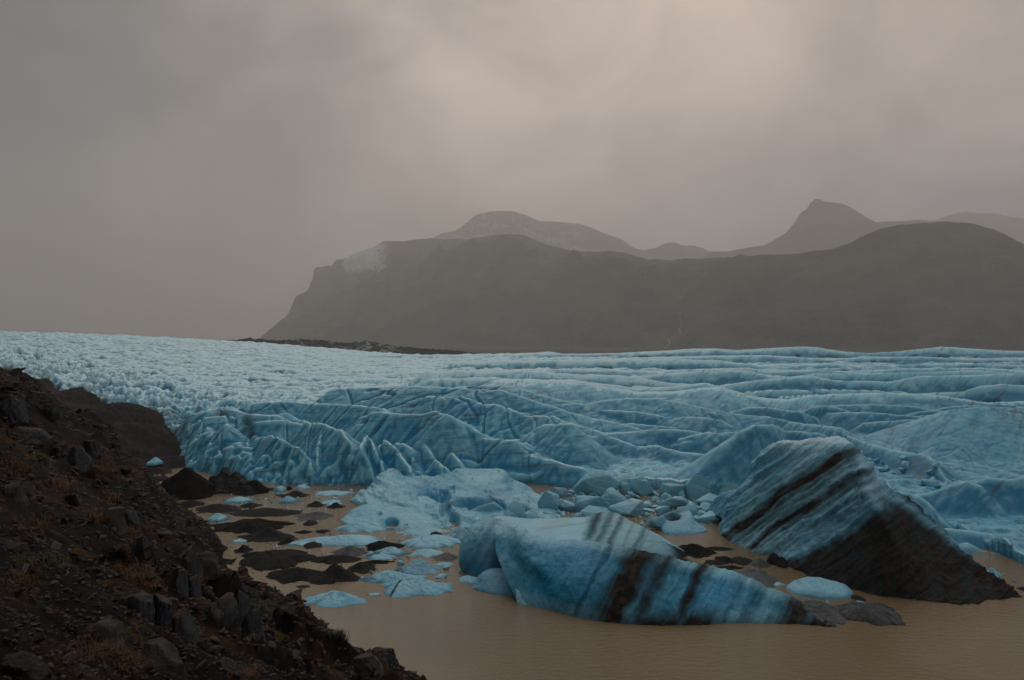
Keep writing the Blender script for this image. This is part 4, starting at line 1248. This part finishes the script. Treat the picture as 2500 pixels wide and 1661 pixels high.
# the shards rest on the dirty raft, which stands a little above the water
DM = [
    (578, 760, 1341, 1391, 0.45, 'wide flat black gravel island beside the shore', dict(flat=.75, pw=2.5)),
    (572, 618, 1329, 1352, 0.5, 'small black gravel cone at the edge of the wide flat gravel island', dict(flat=.3)),
    (655, 790, 1385, 1424, 0.5, 'flat black gravel spit left of the rounded gravel mound', dict(flat=.8)),
    (745, 882, 1376, 1427, 0.55, 'rounded black gravel mound nearest the viewer', dict(flat=.4)),
    (845, 922, 1372, 1400, 0.5, 'low jagged black gravel bar right of the rounded mound', dict(flat=.6, rough=.3)),
    (570, 728, 1286, 1323, 0.6, 'pointed black gravel cone in the middle of the debris field', dict(flat=.25)),
    (515, 712, 1262, 1305, 0.6, 'broad smooth dark brown gravel whaleback next to the shore', dict(flat=.65)),
    (560, 742, 1238, 1263, 0.5, 'long low gravel island behind the whaleback', dict(flat=.6)),
    (478, 592, 1228, 1254, 0.45, 'dark gravel dome touching the shore slope', dict(flat=.5)),
    (430, 500, 1221, 1240, 0.4, 'thin gravel bar half hidden by the shore slope', dict(flat=.6)),
    (586, 638, 1226, 1243, 0.5, 'smooth small gravel dome right of the gravel dome at the shore', dict(flat=.6)),
    (675, 756, 1198, 1216, 0.6, 'flat gravel island with a tiny cairn-like point, far field', dict(flat=.3)),
    (715, 818, 1249, 1271, 0.6, 'grey rocky debris bar with a black block at its right end', dict(flat=.6, rough=.3)),
    (739, 775, 1270, 1284, 0.4, 'small isolated black rock mound in open brown water', dict(flat=.7, pw=3)),
    (768, 806, 1292, 1303, 0.5, 'thin dark gravel lens before the melt-hole iceberg', dict(flat=.7)),
    (718, 764, 1295, 1304, 0.5, 'thin line of black pebbles in the water', dict(flat=.6, rough=.4)),
    (676, 722, 1311, 1332, 0.7, 'tilted dark gravel fin right of the pointed cone', dict(flat=.3)),
    (738, 790, 1321, 1340, 0.4, 'black boulder-like mound on grey slush near the long flat floe', dict(flat=.6)),
    (813, 902, 1330, 1359, 0.5, 'dark greyish dome left of the black boulder', dict(flat=.5)),
    (890, 978, 1322, 1347, 0.45, 'black angular boulder mass on the grey slushy floe', dict(flat=.7, pw=3, rough=.25)),
    (762, 884, 1353, 1378, 0.35, 'low brown-black debris raft below the greyish dome', dict(flat=.6)),
    (722, 760, 1428, 1437, 0.5, 'small black sliver of debris alone beside the shore', dict(flat=.7)),
    (1056, 1118, 1349, 1370, 0.6, 'dark speckled debris patch left of the long striped iceberg', dict(flat=.6)),
    (1042, 1080, 1298, 1311, 0.5, 'dark stone lying on the low white ice shelf', dict(flat=.7, pw=3)),
    (748, 790, 1224, 1240, 0.6, 'rocky brown lump in the far slush', dict(flat=.5, rough=.3)),
    (798, 840, 1227, 1242, 0.5, 'small pointed black rubble heap in the far slush', dict(flat=.3, rough=.3)),
    (698, 712, 1188, 1197, 0.5, 'black pebble-sized block beside a rounded ice block', dict(flat=.9, pw=4)),
    (640, 672, 1190, 1200, 0.4, 'thin dark bar right of the moraine rocks', dict(flat=.7)),
    (618, 692, 1250, 1262, 0.5, 'dark gravel sliver in front of the long low gravel island', dict(flat=.6)),
    (880, 960, 1366, 1378, 0.5, 'narrow brown debris streak under a thin grey-white floe', dict(flat=.6)),
    (1648, 1740, 1325, 1361, 0.35, 'dark stratified rock raft at the tip of the pale low iceberg', dict(flat=.6, rough=.3)),
    (1722, 1793, 1333, 1345, 0.2, 'narrow pointed dark sliver beside the stratified raft', dict(flat=.6)),
    (1618, 1692, 1362, 1381, 0.35, 'long dark slab lying behind the crest of the striped iceberg', dict(flat=.8)),
    (1745, 1797, 1357, 1376, 0.5, 'cracked dark debris plate, left one in the channel', dict(flat=.8, rough=.2)),
    (1718, 1770, 1367, 1381, 0.5, 'thin dark debris plate nearest the striped iceberg crest', dict(flat=.8)),
    (1784, 1838, 1359, 1380, 0.5, 'brown speckled debris plate in the middle of the channel', dict(flat=.8, rough=.2)),
    (1832, 1880, 1364, 1388, 0.5, 'brown speckled debris plate beside two black boulders', dict(flat=.8, rough=.2)),
    (1872, 1905, 1353, 1380, 0.5, 'black angular boulder at the left foot of the pyramid', dict(flat=.9, pw=3, rough=.3)),
    (1895, 1926, 1362, 1387, 0.5, 'black rounded boulder next to the angular one at the foot of the pyramid', dict(flat=.9, pw=3, rough=.3)),
    (1765, 1898, 1387, 1437, 0.6, 'large grey-black gravel raft between the striped iceberg and the pyramid', dict(flat=.65, pw=2.2)),
    (1740, 1815, 1380, 1392, 0.5, 'thin dark raft behind the striped iceberg crest', dict(flat=.7)),
    (1925, 2070, 1461, 1520, 0.3, 'dirty ice raft lying behind the tail of the striped iceberg', dict(flat=.6, rough=.25)),
    (2030, 2203, 1470, 1524, 0.6, 'rocky dirty ice raft at the far right of the striped iceberg tail', dict(flat=.75, pw=3.5, rough=.2)),
    (2078, 2112, 1452, 1468, 0.5, 'small submerged-looking dark plate below the pyramid', dict(flat=.7)),
    (2486, 2520, 1432, 1446, 0.5, 'small dark rock at the right edge of the picture', dict(flat=.7)),
    (2290, 2380, 1462, 1474, 0.5, 'low black gravel fringe along the foot of the pyramid', dict(flat=.6, rough=.3)),
    (2400, 2486, 1440, 1462, 0.5, 'pointed dark rubble toe at the right end of the pyramid', dict(flat=.5, rough=.3)),
]
for i, (xl, xr, yt, yb, pk, lab, ex) in enumerate(DM):
    mound('debris_mound', xl, xr, yt, yb, pk, M_GREYICE if i in (12, 18, 22, 36, 39, 41, 42) else M_DEBRIS, lab, 'debris mound', 'dark debris mounds in the lagoon', seed=700 + i * 11, **ex)
# jagged dark moraine rocks left, before the glacier
def crest_mound(name, pairs, mat, label, cat, group, seed, amp=0.5, back=6.0, scale=2.5, fine=0.15):
    st_ = []
    for (fx, fy), (cx_, cy_) in pairs:
        st_.append(((fx, fy), (fx * .7 + cx_ * .3, fy - (fy - cy_) * .22), (fx * .35 + cx_ * .65, fy - (fy - cy_) * .60), (cx_, cy_)))
    sh_ = berg_shell(st_, back=back, nu=130, nv=60, amp=amp, scale=scale, seed=seed, fine=fine, ridg=0.0)
    V_, F_ = sh_[0], sh_[1]
    o_ = V_[:, :].mean(0) * np.array([1, 1, 0])
    return link(name, mesh_np(name, V_ - o_, F_), mat, loc=o_, label=label, category=cat, group=group)


MG = 'moraine mounds at the ice front'
crest_mound('moraine_mound', [((374, 1216), (383, 1198)), ((395, 1218), (402, 1174)), ((420, 1220), (430, 1158)), ((446, 1221), (453, 1142)), ((470, 1221), (468, 1149)), ((495, 1218), (492, 1168)), ((512, 1214), (512, 1186)), ((522, 1209), (520, 1202))],
            M_DEBRIS, 'broad dark peaked moraine mound at the water edge, left of the serrated one', 'moraine mound', MG, 901)
crest_mound('moraine_mound', [((500, 1207), (502, 1184)), ((514, 1207), (516, 1164)), ((530, 1207), (531, 1157)), ((543, 1206), (548, 1142)), ((556, 1206), (560, 1160)), ((568, 1206), (574, 1154)), ((583, 1205), (586, 1170)), ((600, 1204), (600, 1182)), ((613, 1201), (612, 1195))],
            M_GREYICE, 'serrated black-and-grey moraine mound with two sharp tops', 'moraine mound', MG, 911, amp=0.7, scale=1.4, fine=0.25)
crest_mound('moraine_mound', [((588, 1204), (592, 1194)), ((604, 1206), (606, 1178)), ((620, 1207), (622, 1173)), ((640, 1206), (640, 1185)), ((656, 1203), (656, 1196))],
            M_DEBRIS, 'low black boulder heap at the right end of the moraine rocks', 'moraine mound', MG, 921, amp=0.4, scale=1.0, back=3)
crest_mound('moraine_mound', [((572, 1209), (576, 1202)), ((590, 1211), (592, 1190)), ((606, 1211), (608, 1188)), ((622, 1209), (622, 1201))],
            M_GREYICE, 'small grey boulder heap in front of the black one', 'moraine mound', MG, 931, amp=0.3, scale=0.9, back=2)
mound('ice_lump', 362, 394, 1116, 1131, 0.6, M_FLOE, 'lone white ice lump stranded on the dark moraine gravel', 'ice lump', seed=970)
bpy.data.objects['ice_lump'].location = W(378, 1128, 184)

# ------------------------------------------------------------------ angular ice blocks and brash
def chunk_mesh(name, seed, sx=1, sy=1, sz=1, pts=16, sub=2, soft=0.12):
    rnd = random.Random(seed)
    bm = bmesh.new()
    for _ in range(pts):
        v = Vector((rnd.gauss(0, 1), rnd.gauss(0, 1), rnd.gauss(0, 1))).normalized() * rnd.uniform(0.75, 1.0)
        bm.verts.new((v.x * sx / 2, v.y * sy / 2, v.z * sz / 2))
    r = bmesh.ops.convex_hull(bm, input=bm.verts)
    bmesh.ops.delete(bm, geom=list({g for g in r['geom_interior'] + r['geom_unused'] if isinstance(g, bmesh.types.BMVert)}), context='VERTS')
    bmesh.ops.bevel(bm, geom=bm.edges[:], offset=soft * min(sx, sy, sz) * 0.5, segments=1, affect='EDGES', clamp_overlap=True)
    for _ in range(sub):
        bmesh.ops.triangulate(bm, faces=bm.faces[:])
        bmesh.ops.subdivide_edges(bm, edges=bm.edges[:], cuts=1, use_grid_fill=True)
    V = np.array([v.co[:] for v in bm.verts])
    bm.normal_update()
    Nn = np.array([v.normal[:] for v in bm.verts])
    bmesh.ops.triangulate(bm, faces=bm.faces[:])
    F = np.array([[v.index for v in f.verts] for f in bm.faces])
    bm.free()
    s = min(sx, sy, sz)
    V = V + Nn * (s * 0.07 * fbm(V[:, 0] / s * 1.8 + seed, V[:, 1] / s * 1.8, V[:, 2] / s * 1.8, oct=3, seed=seed))[:, None]
    n = len(V)
    at = {'blu': 0.28 - 0.55 * V[:, 2] / sz, 'dirt': np.zeros(n), 'strat': V[:, 2] * 1.2 + V[:, 0] * 0.3}
    me = mesh_np(name, V, F, at, smooth=True)
    me.set_sharp_from_angle(angle=math.radians(28))
    return me


BL = [
    # xl, xr, yt, yb, label, tilt(deg about the view axis), depth factor
    (1392, 1508, 1152, 1211, 'big triangular ice block resting against the glacier front', 0, .6),
    (1506, 1548, 1180, 1208, 'small knobbly ice block right of the big triangular one', 10, .8),
    (1540, 1594, 1172, 1212, 'square-shouldered ice block under the glacier wall', 0, .7),
    (1604, 1692, 1172, 1218, 'broad knobbly ice block left of the tall slanted one', 0, .6),
    (1672, 1736, 1150, 1222, 'tall slanted ice block standing under the glacier wall', 8, .6),
    (1752, 1796, 1166, 1236, 'leaning blue ice pillar beside the banded pyramid', 28, .5),
    (1395, 1492, 1210, 1252, 'long bright blue ice block in the brash field', 0, .5),
    (1462, 1545, 1192, 1240, 'wedge of pale ice behind the bright blue block', -15, .7),
    (1490, 1580, 1214, 1262, 'large pyramid-shaped ice block in the middle of the brash', 0, .8),
    (1362, 1415, 1222, 1250, 'flat-topped pale ice block left of the bright blue one', 5, .8),
    (1315, 1368, 1204, 1250, 'pale ice block at the right end of the hollowed iceberg', 0, .8),
    (1345, 1392, 1188, 1215, 'low blue-white ice block behind the hollowed iceberg', 0, .8),
    (1418, 1495, 1240, 1266, 'smooth half-dome of ice behind the brown striped mound', 0, .8),
    (1225, 1282, 1228, 1275, 'bright rounded ice block at the foot of the hollowed iceberg', 10, .8),
    (1140, 1240, 1236, 1272, 'slanted blue ice slab on the foot of the hollowed iceberg', -12, .6),
    (1175, 1208, 1226, 1243, 'small white ice cube perched on the hollowed iceberg', 0, .8),
    (1268, 1330, 1245, 1284, 'white ice cone left of the brash field', 0, .9),
    (1600, 1640, 1234, 1262, 'pale ice block just left of the cave block', 6, .8),
    (1586, 1626, 1262, 1296, 'small ice block in front of the cave block', 0, .8),
    (1600, 1680, 1214, 1246, 'low broad ice hummock behind the cave block', 0, .8),
    (1690, 1770, 1210, 1240, 'pale rounded ice hummock at the left foot of the pyramid', 0, .8),
    (1700, 1765, 1248, 1278, 'flat pale ice pan between the cave block and the pyramid', 0, .8),
    (1610, 1646, 1206, 1226, 'thin tilted ice slab below the broad knobbly block', -8, .6),
    (1655, 1672, 1190, 1224, 'thin ice spike between two blocks under the glacier wall', 4, .6),
    (1652, 1700, 1236, 1262, 'ice pan behind the dark cave roof', 0, .8),
    (1640, 1700, 1222, 1240, 'pale ice slab crossing the back of the brash field', 6, .8),
    (1700, 1755, 1232, 1252, 'small white pan above the flat pale ice pan', 0, .8),
]
for i, (xl, xr, yt, yb, lab, tilt, df) in enumerate(BL):
    d = wd(yb)
    w, h = (xr - xl) / FPX * d, (yb - yt) / FPX * d
    me = chunk_mesh('ice_block', 1100 + i * 3, w * 1.25, w * df, h * 1.75, pts=12 if i % 3 else 17, soft=.05)
    y = d + w * df * 0.45
    o = link('ice_block', me, M_FLOE, loc=(((xl + xr) / 2 - CX) / FPX * y, y, h * 0.28))
    o.rotation_euler = (0, math.radians(tilt), 0)
    o['label'], o['category'], o['group'] = lab, 'ice block', 'broken ice blocks under the glacier front'
# brash: smaller blocks one by one, then crumbs as one mass
rnd = random.Random(77)
small = [chunk_mesh('brash_ice', 1200 + k, 1, rnd.uniform(.6, 1), rnd.uniform(.35, .8), pts=12, sub=1) for k in range(8)]
for me in small:
    me.materials.append(M_FLOE)
zones = [((1330, 1600), (1203, 1262), 95), ((1590, 1770), (1215, 1290), 80), ((1560, 1700), (1255, 1290), 14), ((700, 960), (1180, 1206), 26), ((560, 860), (1205, 1245), 22), ((1290, 1420), (1196, 1215), 14), ((1085, 1150), (1300, 1320), 5), ((1190, 1360), (1255, 1285), 14),
         ((900, 1130), (1345, 1410), 14), ((2380, 2490), (1395, 1440), 8)]
for (xa, xb), (ya, yb), n in zones:
    for k in range(n):
        py = rnd.uniform(ya, yb)
        d = wd(py)
        px = rnd.uniform(xa, xb)
        s = rnd.choice([.5, .8, 1.1, 1.5, 2.0, 2.8]) * (0.55 if py > 1300 or px < 1000 else 1)
        o = link('brash_ice', rnd.choice(small), None, loc=((px - CX) / FPX * d, d, rnd.uniform(0.0, .12) * s))
        o.scale = (s * rnd.uniform(.8, 1.5), s, s)
        o.rotation_euler = (rnd.uniform(-.4, .4), rnd.uniform(-.4, .4), rnd.uniform(0, 6.28))
        o['label'], o['category'], o['group'] = 'small pale fragment of brash ice floating among the ice blocks', 'ice fragment', 'small fragments of brash ice'


def ice_surface(x, y):
    return float(glacier_height(np.array([[x]]), np.array([[y]]))[0][0, 0])


rub = np.array(R((212, 152), (1860, 1020), (1925, 1029), (1983, 1036), (2052, 1044), (2071, 1063), (2109, 1078), (2174, 1098), (2250, 1109), (2277, 1124), (2308, 1166), (2327, 1190)))
for k in range(85):
    t = rnd.uniform(0, len(rub) - 1.01)
    i, f = int(t), t % 1
    x = rub[i][0] * (1 - f) + rub[i + 1][0] * f + rnd.gauss(0, 1.8)
    y = rub[i][1] * (1 - f) + rub[i + 1][1] * f - abs(rnd.gauss(0, 5.0)) + 1
    s = rnd.choice([1.1, 1.4, 1.8, 2.4, 3.0])
    o = link('ice_fragment', rnd.choice(small), None, loc=(x, y, ice_surface(x, y) + .18 * s))
    o.scale = (s * rnd.uniform(.8, 1.3), s, s * rnd.uniform(1, 1.5))
    o.rotation_euler = (rnd.uniform(-.7, .7), rnd.uniform(-.7, .7), rnd.uniform(0, 6.28))
    o['label'], o['category'], o['group'] = 'knobbly ice fragment in the crumbled crest behind the banded pyramid', 'ice fragment', 'ice rubble on the crumbled glacier crest'


def scatter_mesh(name, pos, size, base_meshes, mat, seed, flat=1.0, **props):
    """many loose bits joined into one uncountable mass"""
    r = np.random.RandomState(seed)
    bases = []
    for me in base_meshes:
        v = np.zeros(len(me.vertices) * 3)
        me.vertices.foreach_get('co', v)
        me.calc_loop_triangles()
        f = np.zeros(len(me.loop_triangles) * 3, dtype=np.int32)
        me.loop_triangles.foreach_get('vertices', f)
        bases.append((v.reshape(-1, 3), f.reshape(-1, 3)))
    Vs, Fs, off = [], [], 0
    pick = r.randint(0, len(bases), len(pos))
    for bi, (bv, bf) in enumerate(bases):
        ids = np.nonzero(pick == bi)[0]
        n = len(ids)
        if n == 0:
            continue
        ang = r.uniform(0, 6.283, n)
        til = r.uniform(-.5, .5, (n, 2))
        sc = size[ids][:, None] * np.stack([r.uniform(.8, 1.4, n), r.uniform(.7, 1.1, n), r.uniform(.6, 1.0, n) * flat], 1)
        v = bv[None] * sc[:, None, :]
        x, y, z = v[..., 0], v[..., 1], v[..., 2]
        y, z = y * np.cos(til[:, :1]) - z * np.sin(til[:, :1]), y * np.sin(til[:, :1]) + z * np.cos(til[:, :1])
        x, z = x * np.cos(til[:, 1:]) - z * np.sin(til[:, 1:]), x * np.sin(til[:, 1:]) + z * np.cos(til[:, 1:])
        c, s = np.cos(ang)[:, None], np.sin(ang)[:, None]
        x, y = x * c - y * s, x * s + y * c
        v = np.stack([x, y, z], 2) + pos[ids][:, None, :]
        f = bf[None] + (np.arange(n) * len(bv))[:, None, None] + off
        Vs.append(v.reshape(-1, 3))
        Fs.append(f.reshape(-1, 3))
        off += n * len(bv)
    me = mesh_np(name, np.concatenate(Vs), np.concatenate(Fs), smooth=False)
    return link(name, me, mat, kind='stuff', **props)


def tiny(seed, n=9, squash=.7):
    rnd = random.Random(seed)
    bm = bmesh.new()
    for _ in range(n):
        v = Vector((rnd.gauss(0, 1), rnd.gauss(0, 1), rnd.gauss(0, 1))).normalized() * rnd.uniform(.8, 1.05) * .5
        bm.verts.new((v.x, v.y * .85, v.z * squash))
    r = bmesh.ops.convex_hull(bm, input=bm.verts)
    bmesh.ops.delete(bm, geom=list({g for g in r['geom_interior'] + r['geom_unused'] if isinstance(g, bmesh.types.BMVert)}), context='VERTS')
    me = bpy.data.meshes.new('bit')
    bm.to_mesh(me)
    bm.free()
    return me


bits = [tiny(i) for i in range(10)]
r_ = np.random.RandomState(5)
pos, size = [], []
for (xa, xb), (ya, yb), n in [((1320, 1620), (1198, 1265), 3600), ((1580, 1775), (1212, 1290), 2400), ((560, 980), (1183, 1250), 900), ((860, 1130), (1300, 1420), 260), ((1180, 1340), (1262, 1290), 200), ((540, 760), (1325, 1345), 60), ((1640, 1900), (1355, 1400), 30)]:
    py = r_.uniform(ya, yb, n)
    d = wd(py)
    px = r_.uniform(xa, xb, n)
    k = fbm(px / 40, py / 9, oct=2, seed=9) > -0.05
    pos.append(np.stack([(px - CX) / FPX * d, d, 0 * d], 1)[k])
    size.append((0.14 + 0.75 * r_.uniform(0, 1, n) ** 3)[k])
scatter_mesh('ice_crumbs', np.concatenate(pos), np.concatenate(size), bits, M_FLOE, 1, flat=.6, label='crumbs of brash ice strewn over the brown water')
pos, size = [], []
for (xa, xb), (ya, yb), n in [((480, 980), (1195, 1400), 1500), ((600, 1130), (1225, 1400), 500), ((1640, 1900), (1330, 1420), 200), ((380, 700), (1190, 1230), 400), ((1050, 1120), (1340, 1400), 60)]:
    py = r_.uniform(ya, yb, n)
    d = wd(py)
    px = r_.uniform(xa, xb, n)
    k = fbm(px / 55, py / 10, oct=2, seed=19) > 0.12
    pos.append(np.stack([(px - CX) / FPX * d, d, 0 * d], 1)[k])
    size.append((0.10 + 0.5 * r_.uniform(0, 1, n) ** 4)[k])
scatter_mesh('floating_gravel', np.concatenate(pos), np.concatenate(size), bits, M_DEBRIS, 2, flat=.5, label='small dark stones and grit floating between the mounds')

# ------------------------------------------------------------------ outcrops, boulders, stones, grass on the hillside
def slab_mesh(seed, w, dp, h, vert=1.0):
    """split outcrop block: a box broken by cutting planes, with ledges and a few upright clefts"""
    bm = bmesh.new()
    bmesh.ops.create_cube(bm, size=2)
    bmesh.ops.subdivide_edges(bm, edges=bm.edges[:], cuts=17, use_grid_fill=True)
    V = np.array([v.co[:] for v in bm.verts])
    bmesh.ops.triangulate(bm, faces=bm.faces[:])
    F = np.array([[v.index for v in f.verts] for f in bm.faces])
    bm.free()
    V = V / ((np.abs(V) ** 7).sum(1) ** (1 / 7))[:, None]
    rs = np.random.RandomState(seed)
    for k in range(12):
        nn = rs.normal(size=3)
        nn[2] = abs(nn[2]) * (1.0 if k % 3 == 0 else 0.35)
        nn /= np.linalg.norm(nn)
        q = V @ nn - rs.uniform(0.62, 0.95)
        V = V - np.maximum(q, 0)[:, None] * nn[None]
    x, y, z = V.T
    # ledges: the block is built of layers that step in and out
    lay = np.floor(z * rs.uniform(1.5, 3.0) + 0.8 * fbm(x * .8 + seed, y * .8, oct=2, seed=seed) + seed)
    step = np.sin(lay * 12.9898 + seed) * 43758.5453
    step = (step - np.floor(step) - 0.5)
    V = V * (1 + np.array([0.13, 0.13, 0.0])[None] * step[:, None])
    cleft = fbm(x * 1.5 + seed, y * 1.5, z * 0.35, oct=2, seed=seed)
    V[:, :2] *= (1 - 0.10 * np.exp(-(cleft / 0.06) ** 2))[:, None]
    V = V * np.array([w / 2, dp / 2, h / 2])
    s = h
    lump = fbm(V[:, 0] / (s * .5), V[:, 1] / (s * .5), V[:, 2] / (s * .5), oct=5, seed=seed + 3)
    r = V / (np.linalg.norm(V, axis=1, keepdims=True) + 1e-6)
    V = V + r * (0.10 * s * lump)[:, None]
    V[:, 0] += V[:, 2] * rs.uniform(-0.25, 0.1)
    return mesh_np('outcrop', V, F, smooth=False)


OC = [
    # px, py (base centre), width px, height px, label
    (322, 1290, 40, 70, 'streaked grey rock fin halfway down the left slope'),
    (270, 1285, 60, 60, 'pale-topped boulder left of the streaked grey fin'),
    (348, 1355, 34, 58, 'small leaning blue-grey slab right below the streaked fin'),
    (395, 1520, 56, 95, 'tall smooth blue-grey slab in the middle of the slope'),
    (440, 1450, 26, 70, 'narrow upright slab of the rock spine, upper left one'),
    (470, 1400, 36, 80, 'ragged top block of the rock spine on the slope'),
    (478, 1455, 30, 80, 'blue-streaked side slab of the rock spine'),
    (452, 1560, 56, 110, 'broken stepped block at the foot of the rock spine'),
    (512, 1405, 50, 60, 'brown rounded boulder right of the rock spine'),
    (590, 1500, 40, 95, 'blue-grey streaked slab on the right edge of the outcrop'),
    (618, 1560, 50, 95, 'leaning fluted slab nearest the scree slope on the right'),
    (545, 1520, 90, 90, 'massive dark outcrop block between two blue-grey slabs'),
    (400, 1640, 110, 105, 'large rounded dark boulder low on the slope beside orange grass'),
    (250, 1560, 90, 70, 'square dark mossy boulder above the orange grass'),
    (340, 1500, 90, 70, 'dark fractured block left of the tall smooth slab'),
    (75, 1080, 90, 42, 'grooved pale rock hump on the upper left slope'),
    (190, 1130, 60, 60, 'dark overhanging crag on the skyline shoulder'),
    (100, 1000, 70, 60, 'square shadowed crag below the topmost skyline step'),
    (225, 1110, 40, 50, 'vertical blue-grey face under the overhanging crag'),
    (20, 1015, 60, 70, 'large crag cut by the left picture edge'),
    (28, 1215, 70, 60, 'large smooth dark boulder at the left picture edge'),
    (40, 1350, 60, 34, 'low dark boulder at the left edge above the mossy patch'),
    (940, 1612, 60, 40, 'pale rock ledge on the lower shoreline edge'),
    (905, 1640, 60, 50, 'smooth grey boulder below the pale rock ledge'),
    (560, 1645, 70, 50, 'dark broken block at the bottom edge, right of the large boulder'),
    (170, 1225, 44, 26, 'reddish flat boulder on the upper slope'),
    (500, 1310, 40, 40, 'brown hooded boulder near the shoreline edge'),
    (60, 1650, 150, 60, 'big dark boulder in the bottom left corner'),
]
for i, (px, py, w, h, lab) in enumerate(OC):
    hit = hill_hit(px, py)
    if hit is None:
        continue
    x, y, z = hit
    ww, hh = w / FPX * y, h / FPX * y * 0.85
    me = slab_mesh(1500 + i * 5, ww * 1.1, max(ww * .9, hh * .6), hh * 1.3)
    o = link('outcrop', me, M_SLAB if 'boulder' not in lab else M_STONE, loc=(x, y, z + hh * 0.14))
    o.rotation_euler = (random.Random(i).uniform(-.12, .12), random.Random(i + 9).uniform(-.1, .1), random.Random(i + 5).uniform(-.5, .2))
    o['label'], o['category'] = lab, 'boulder' if 'boulder' in lab else 'outcrop'

rnd = random.Random(4)
stones = [tiny(50 + i, 9, .5) for i in range(14)]


def stone_mesh(seed):
    me = chunk_mesh('stone', seed, 1, .8, .5, pts=11, sub=0, soft=.10)
    return me


stone_meshes = [stone_mesh(1700 + i) for i in range(14)]
for i, me in enumerate(stone_meshes):
    me.materials.append(M_STONE if i % 5 else M_RED)
    me.polygons.foreach_set('use_smooth', [False] * len(me.polygons))
cnt = 0
while cnt < 290:
    px, py = rnd.uniform(0, 1040), rnd.uniform(930, 1655)
    hit = hill_hit(px, py)
    if hit is None or hit[2] < 0.2:
        continue
    x, y, z = hit
    s = y * rnd.choice([.010, .012, .014, .018, .024]) * 0.9
    k = rnd.randrange(14)
    o = link('stone', stone_meshes[k], None, loc=(x, y, z + s * .12))
    o.scale = (s * rnd.uniform(.9, 1.5), s * rnd.uniform(.8, 1.3), s * rnd.uniform(.6, 1.1))
    o.rotation_euler = (rnd.uniform(-.4, .4), rnd.uniform(-.2, .8), rnd.uniform(0, 6.28))
    red = k % 5 == 0
    o['label'] = 'rust-brown stone lying among the loose scree of the left slope' if red else 'angular grey stone lying among the loose scree of the left slope'
    o['category'] = 'stone'
    o['group'] = 'rusty stones on the scree slope' if red else 'grey stones on the scree slope'
    cnt += 1
# loose scree
n = 44000
r_ = np.random.RandomState(8)
rr = 3.5 * (190 / 3.5) ** r_.uniform(0, 1, n)
az = np.radians(r_.uniform(-42, 0, n))
X, Y = np.sin(az) * rr, np.cos(az) * rr
Z = hill_height(X, Y)
sz = np.clip(0.0052 * rr * (0.6 + 1.6 * r_.uniform(0, 1, n) ** 2.5), 0.02, 0.9)
k = (Z > -0.3) & (fbm(X / 6, Y / 6, oct=2, seed=310) > -0.35)
P3 = np.stack([X, Y, Z + sz * .08], 1)[k]
sz = sz[k]
red = r_.uniform(0, 1, len(P3)) < 0.16
scatter_mesh('scree', P3[~red], sz[~red], stones, M_STONE, 3, flat=.9, label='loose grey-brown scree covering the left slope')
scatter_mesh('rusty_scree', P3[red], sz[red], stones[:5], M_RED, 4, flat=.9, label='loose rust-coloured scree on the left slope')


def make_grass(name, patches, colA, colB, seed, label):
    m, nt, b = new_mat(name)
    P = N(nt, 'ShaderNodeNewGeometry').outputs['Position']
    L(nt, mix(nt, ramp(nt, noise(nt, P, 9.0, 3), .35, .65), colA, colB), b.inputs['Base Color'])
    b.inputs['Roughness'].default_value = 0.8
    r = np.random.RandomState(seed)
    V, F = [], []
    for px, py, wpx, hpx, n in patches:
        for _ in range(n):
            qx, qy = px + r.normal() * wpx * .4, py + r.normal() * hpx * .4
            hit = hill_hit(qx, qy)
            if hit is None:
                continue
            x, y, z = hit
            sc = 0.0068 * y * r.uniform(.6, 1.5)
            for _b in range(12):
                a = r.uniform(0, 6.28)
                lean = r.uniform(.2, 1.3)
                l = sc * r.uniform(.6, 1.3)
                bx, by = x + r.normal() * sc * .35, y + r.normal() * sc * .35
                wv = l * 0.035
                dx, dy = math.cos(a), math.sin(a)
                p0 = np.array([bx, by, z - .02])
                p1 = p0 + np.array([dx * l * lean * .35, dy * l * lean * .35, l * .7])
                p2 = p0 + np.array([dx * l * lean, dy * l * lean, l * (1.1 - .45 * lean)])
                sd_ = np.array([-dy, dx, 0]) * wv
                i0 = len(V)
                V += [p0 - sd_, p0 + sd_, p1 + sd_ * .8, p1 - sd_ * .8, p2]
                F += [(i0, i0 + 1, i0 + 2), (i0, i0 + 2, i0 + 3), (i0 + 3, i0 + 2, i0 + 4)]
    link(name, mesh_np(name, V, F), m, kind='stuff', label=label)


make_grass('orange_grass', [(230, 1590, 110, 40, 150), (320, 1620, 50, 45, 110), (330, 1408, 40, 22, 60), (340, 1305, 30, 16, 40), (275, 1225, 24, 14, 30), (50, 1150, 60, 16, 40), (235, 1270, 24, 16, 30), (80, 1290, 60, 30, 50), (600, 1650, 60, 18, 50),
                            (150, 1190, 60, 20, 50), (500, 1420, 40, 20, 30), (240, 1160, 40, 22, 40), (300, 1385, 30, 14, 40), (30, 1010, 30, 10, 16), (370, 1440, 30, 20, 26), (60, 1420, 60, 30, 50)],
           (0.14, 0.055, 0.010), (0.060, 0.028, 0.009), 21, 'tufts of orange-brown dry grass between the stones')
make_grass('green_moss', [(130, 1375, 60, 22, 60), (360, 1475, 20, 10, 14), (650, 1490, 40, 14, 30), (830, 1565, 30, 12, 26), (530, 1290, 30, 14, 24), (430, 1230, 20, 12, 20), (700, 1520, 30, 12, 24)],
           (0.030, 0.042, 0.010), (0.060, 0.062, 0.016), 22, 'patches of green moss on the dark slope')
make_grass('straw_grass', [(612, 1560, 16, 26, 22), (635, 1545, 12, 20, 12)], (0.26, 0.20, 0.09), (0.17, 0.13, 0.06), 23, 'bleached straw blades hanging from the outcrop')
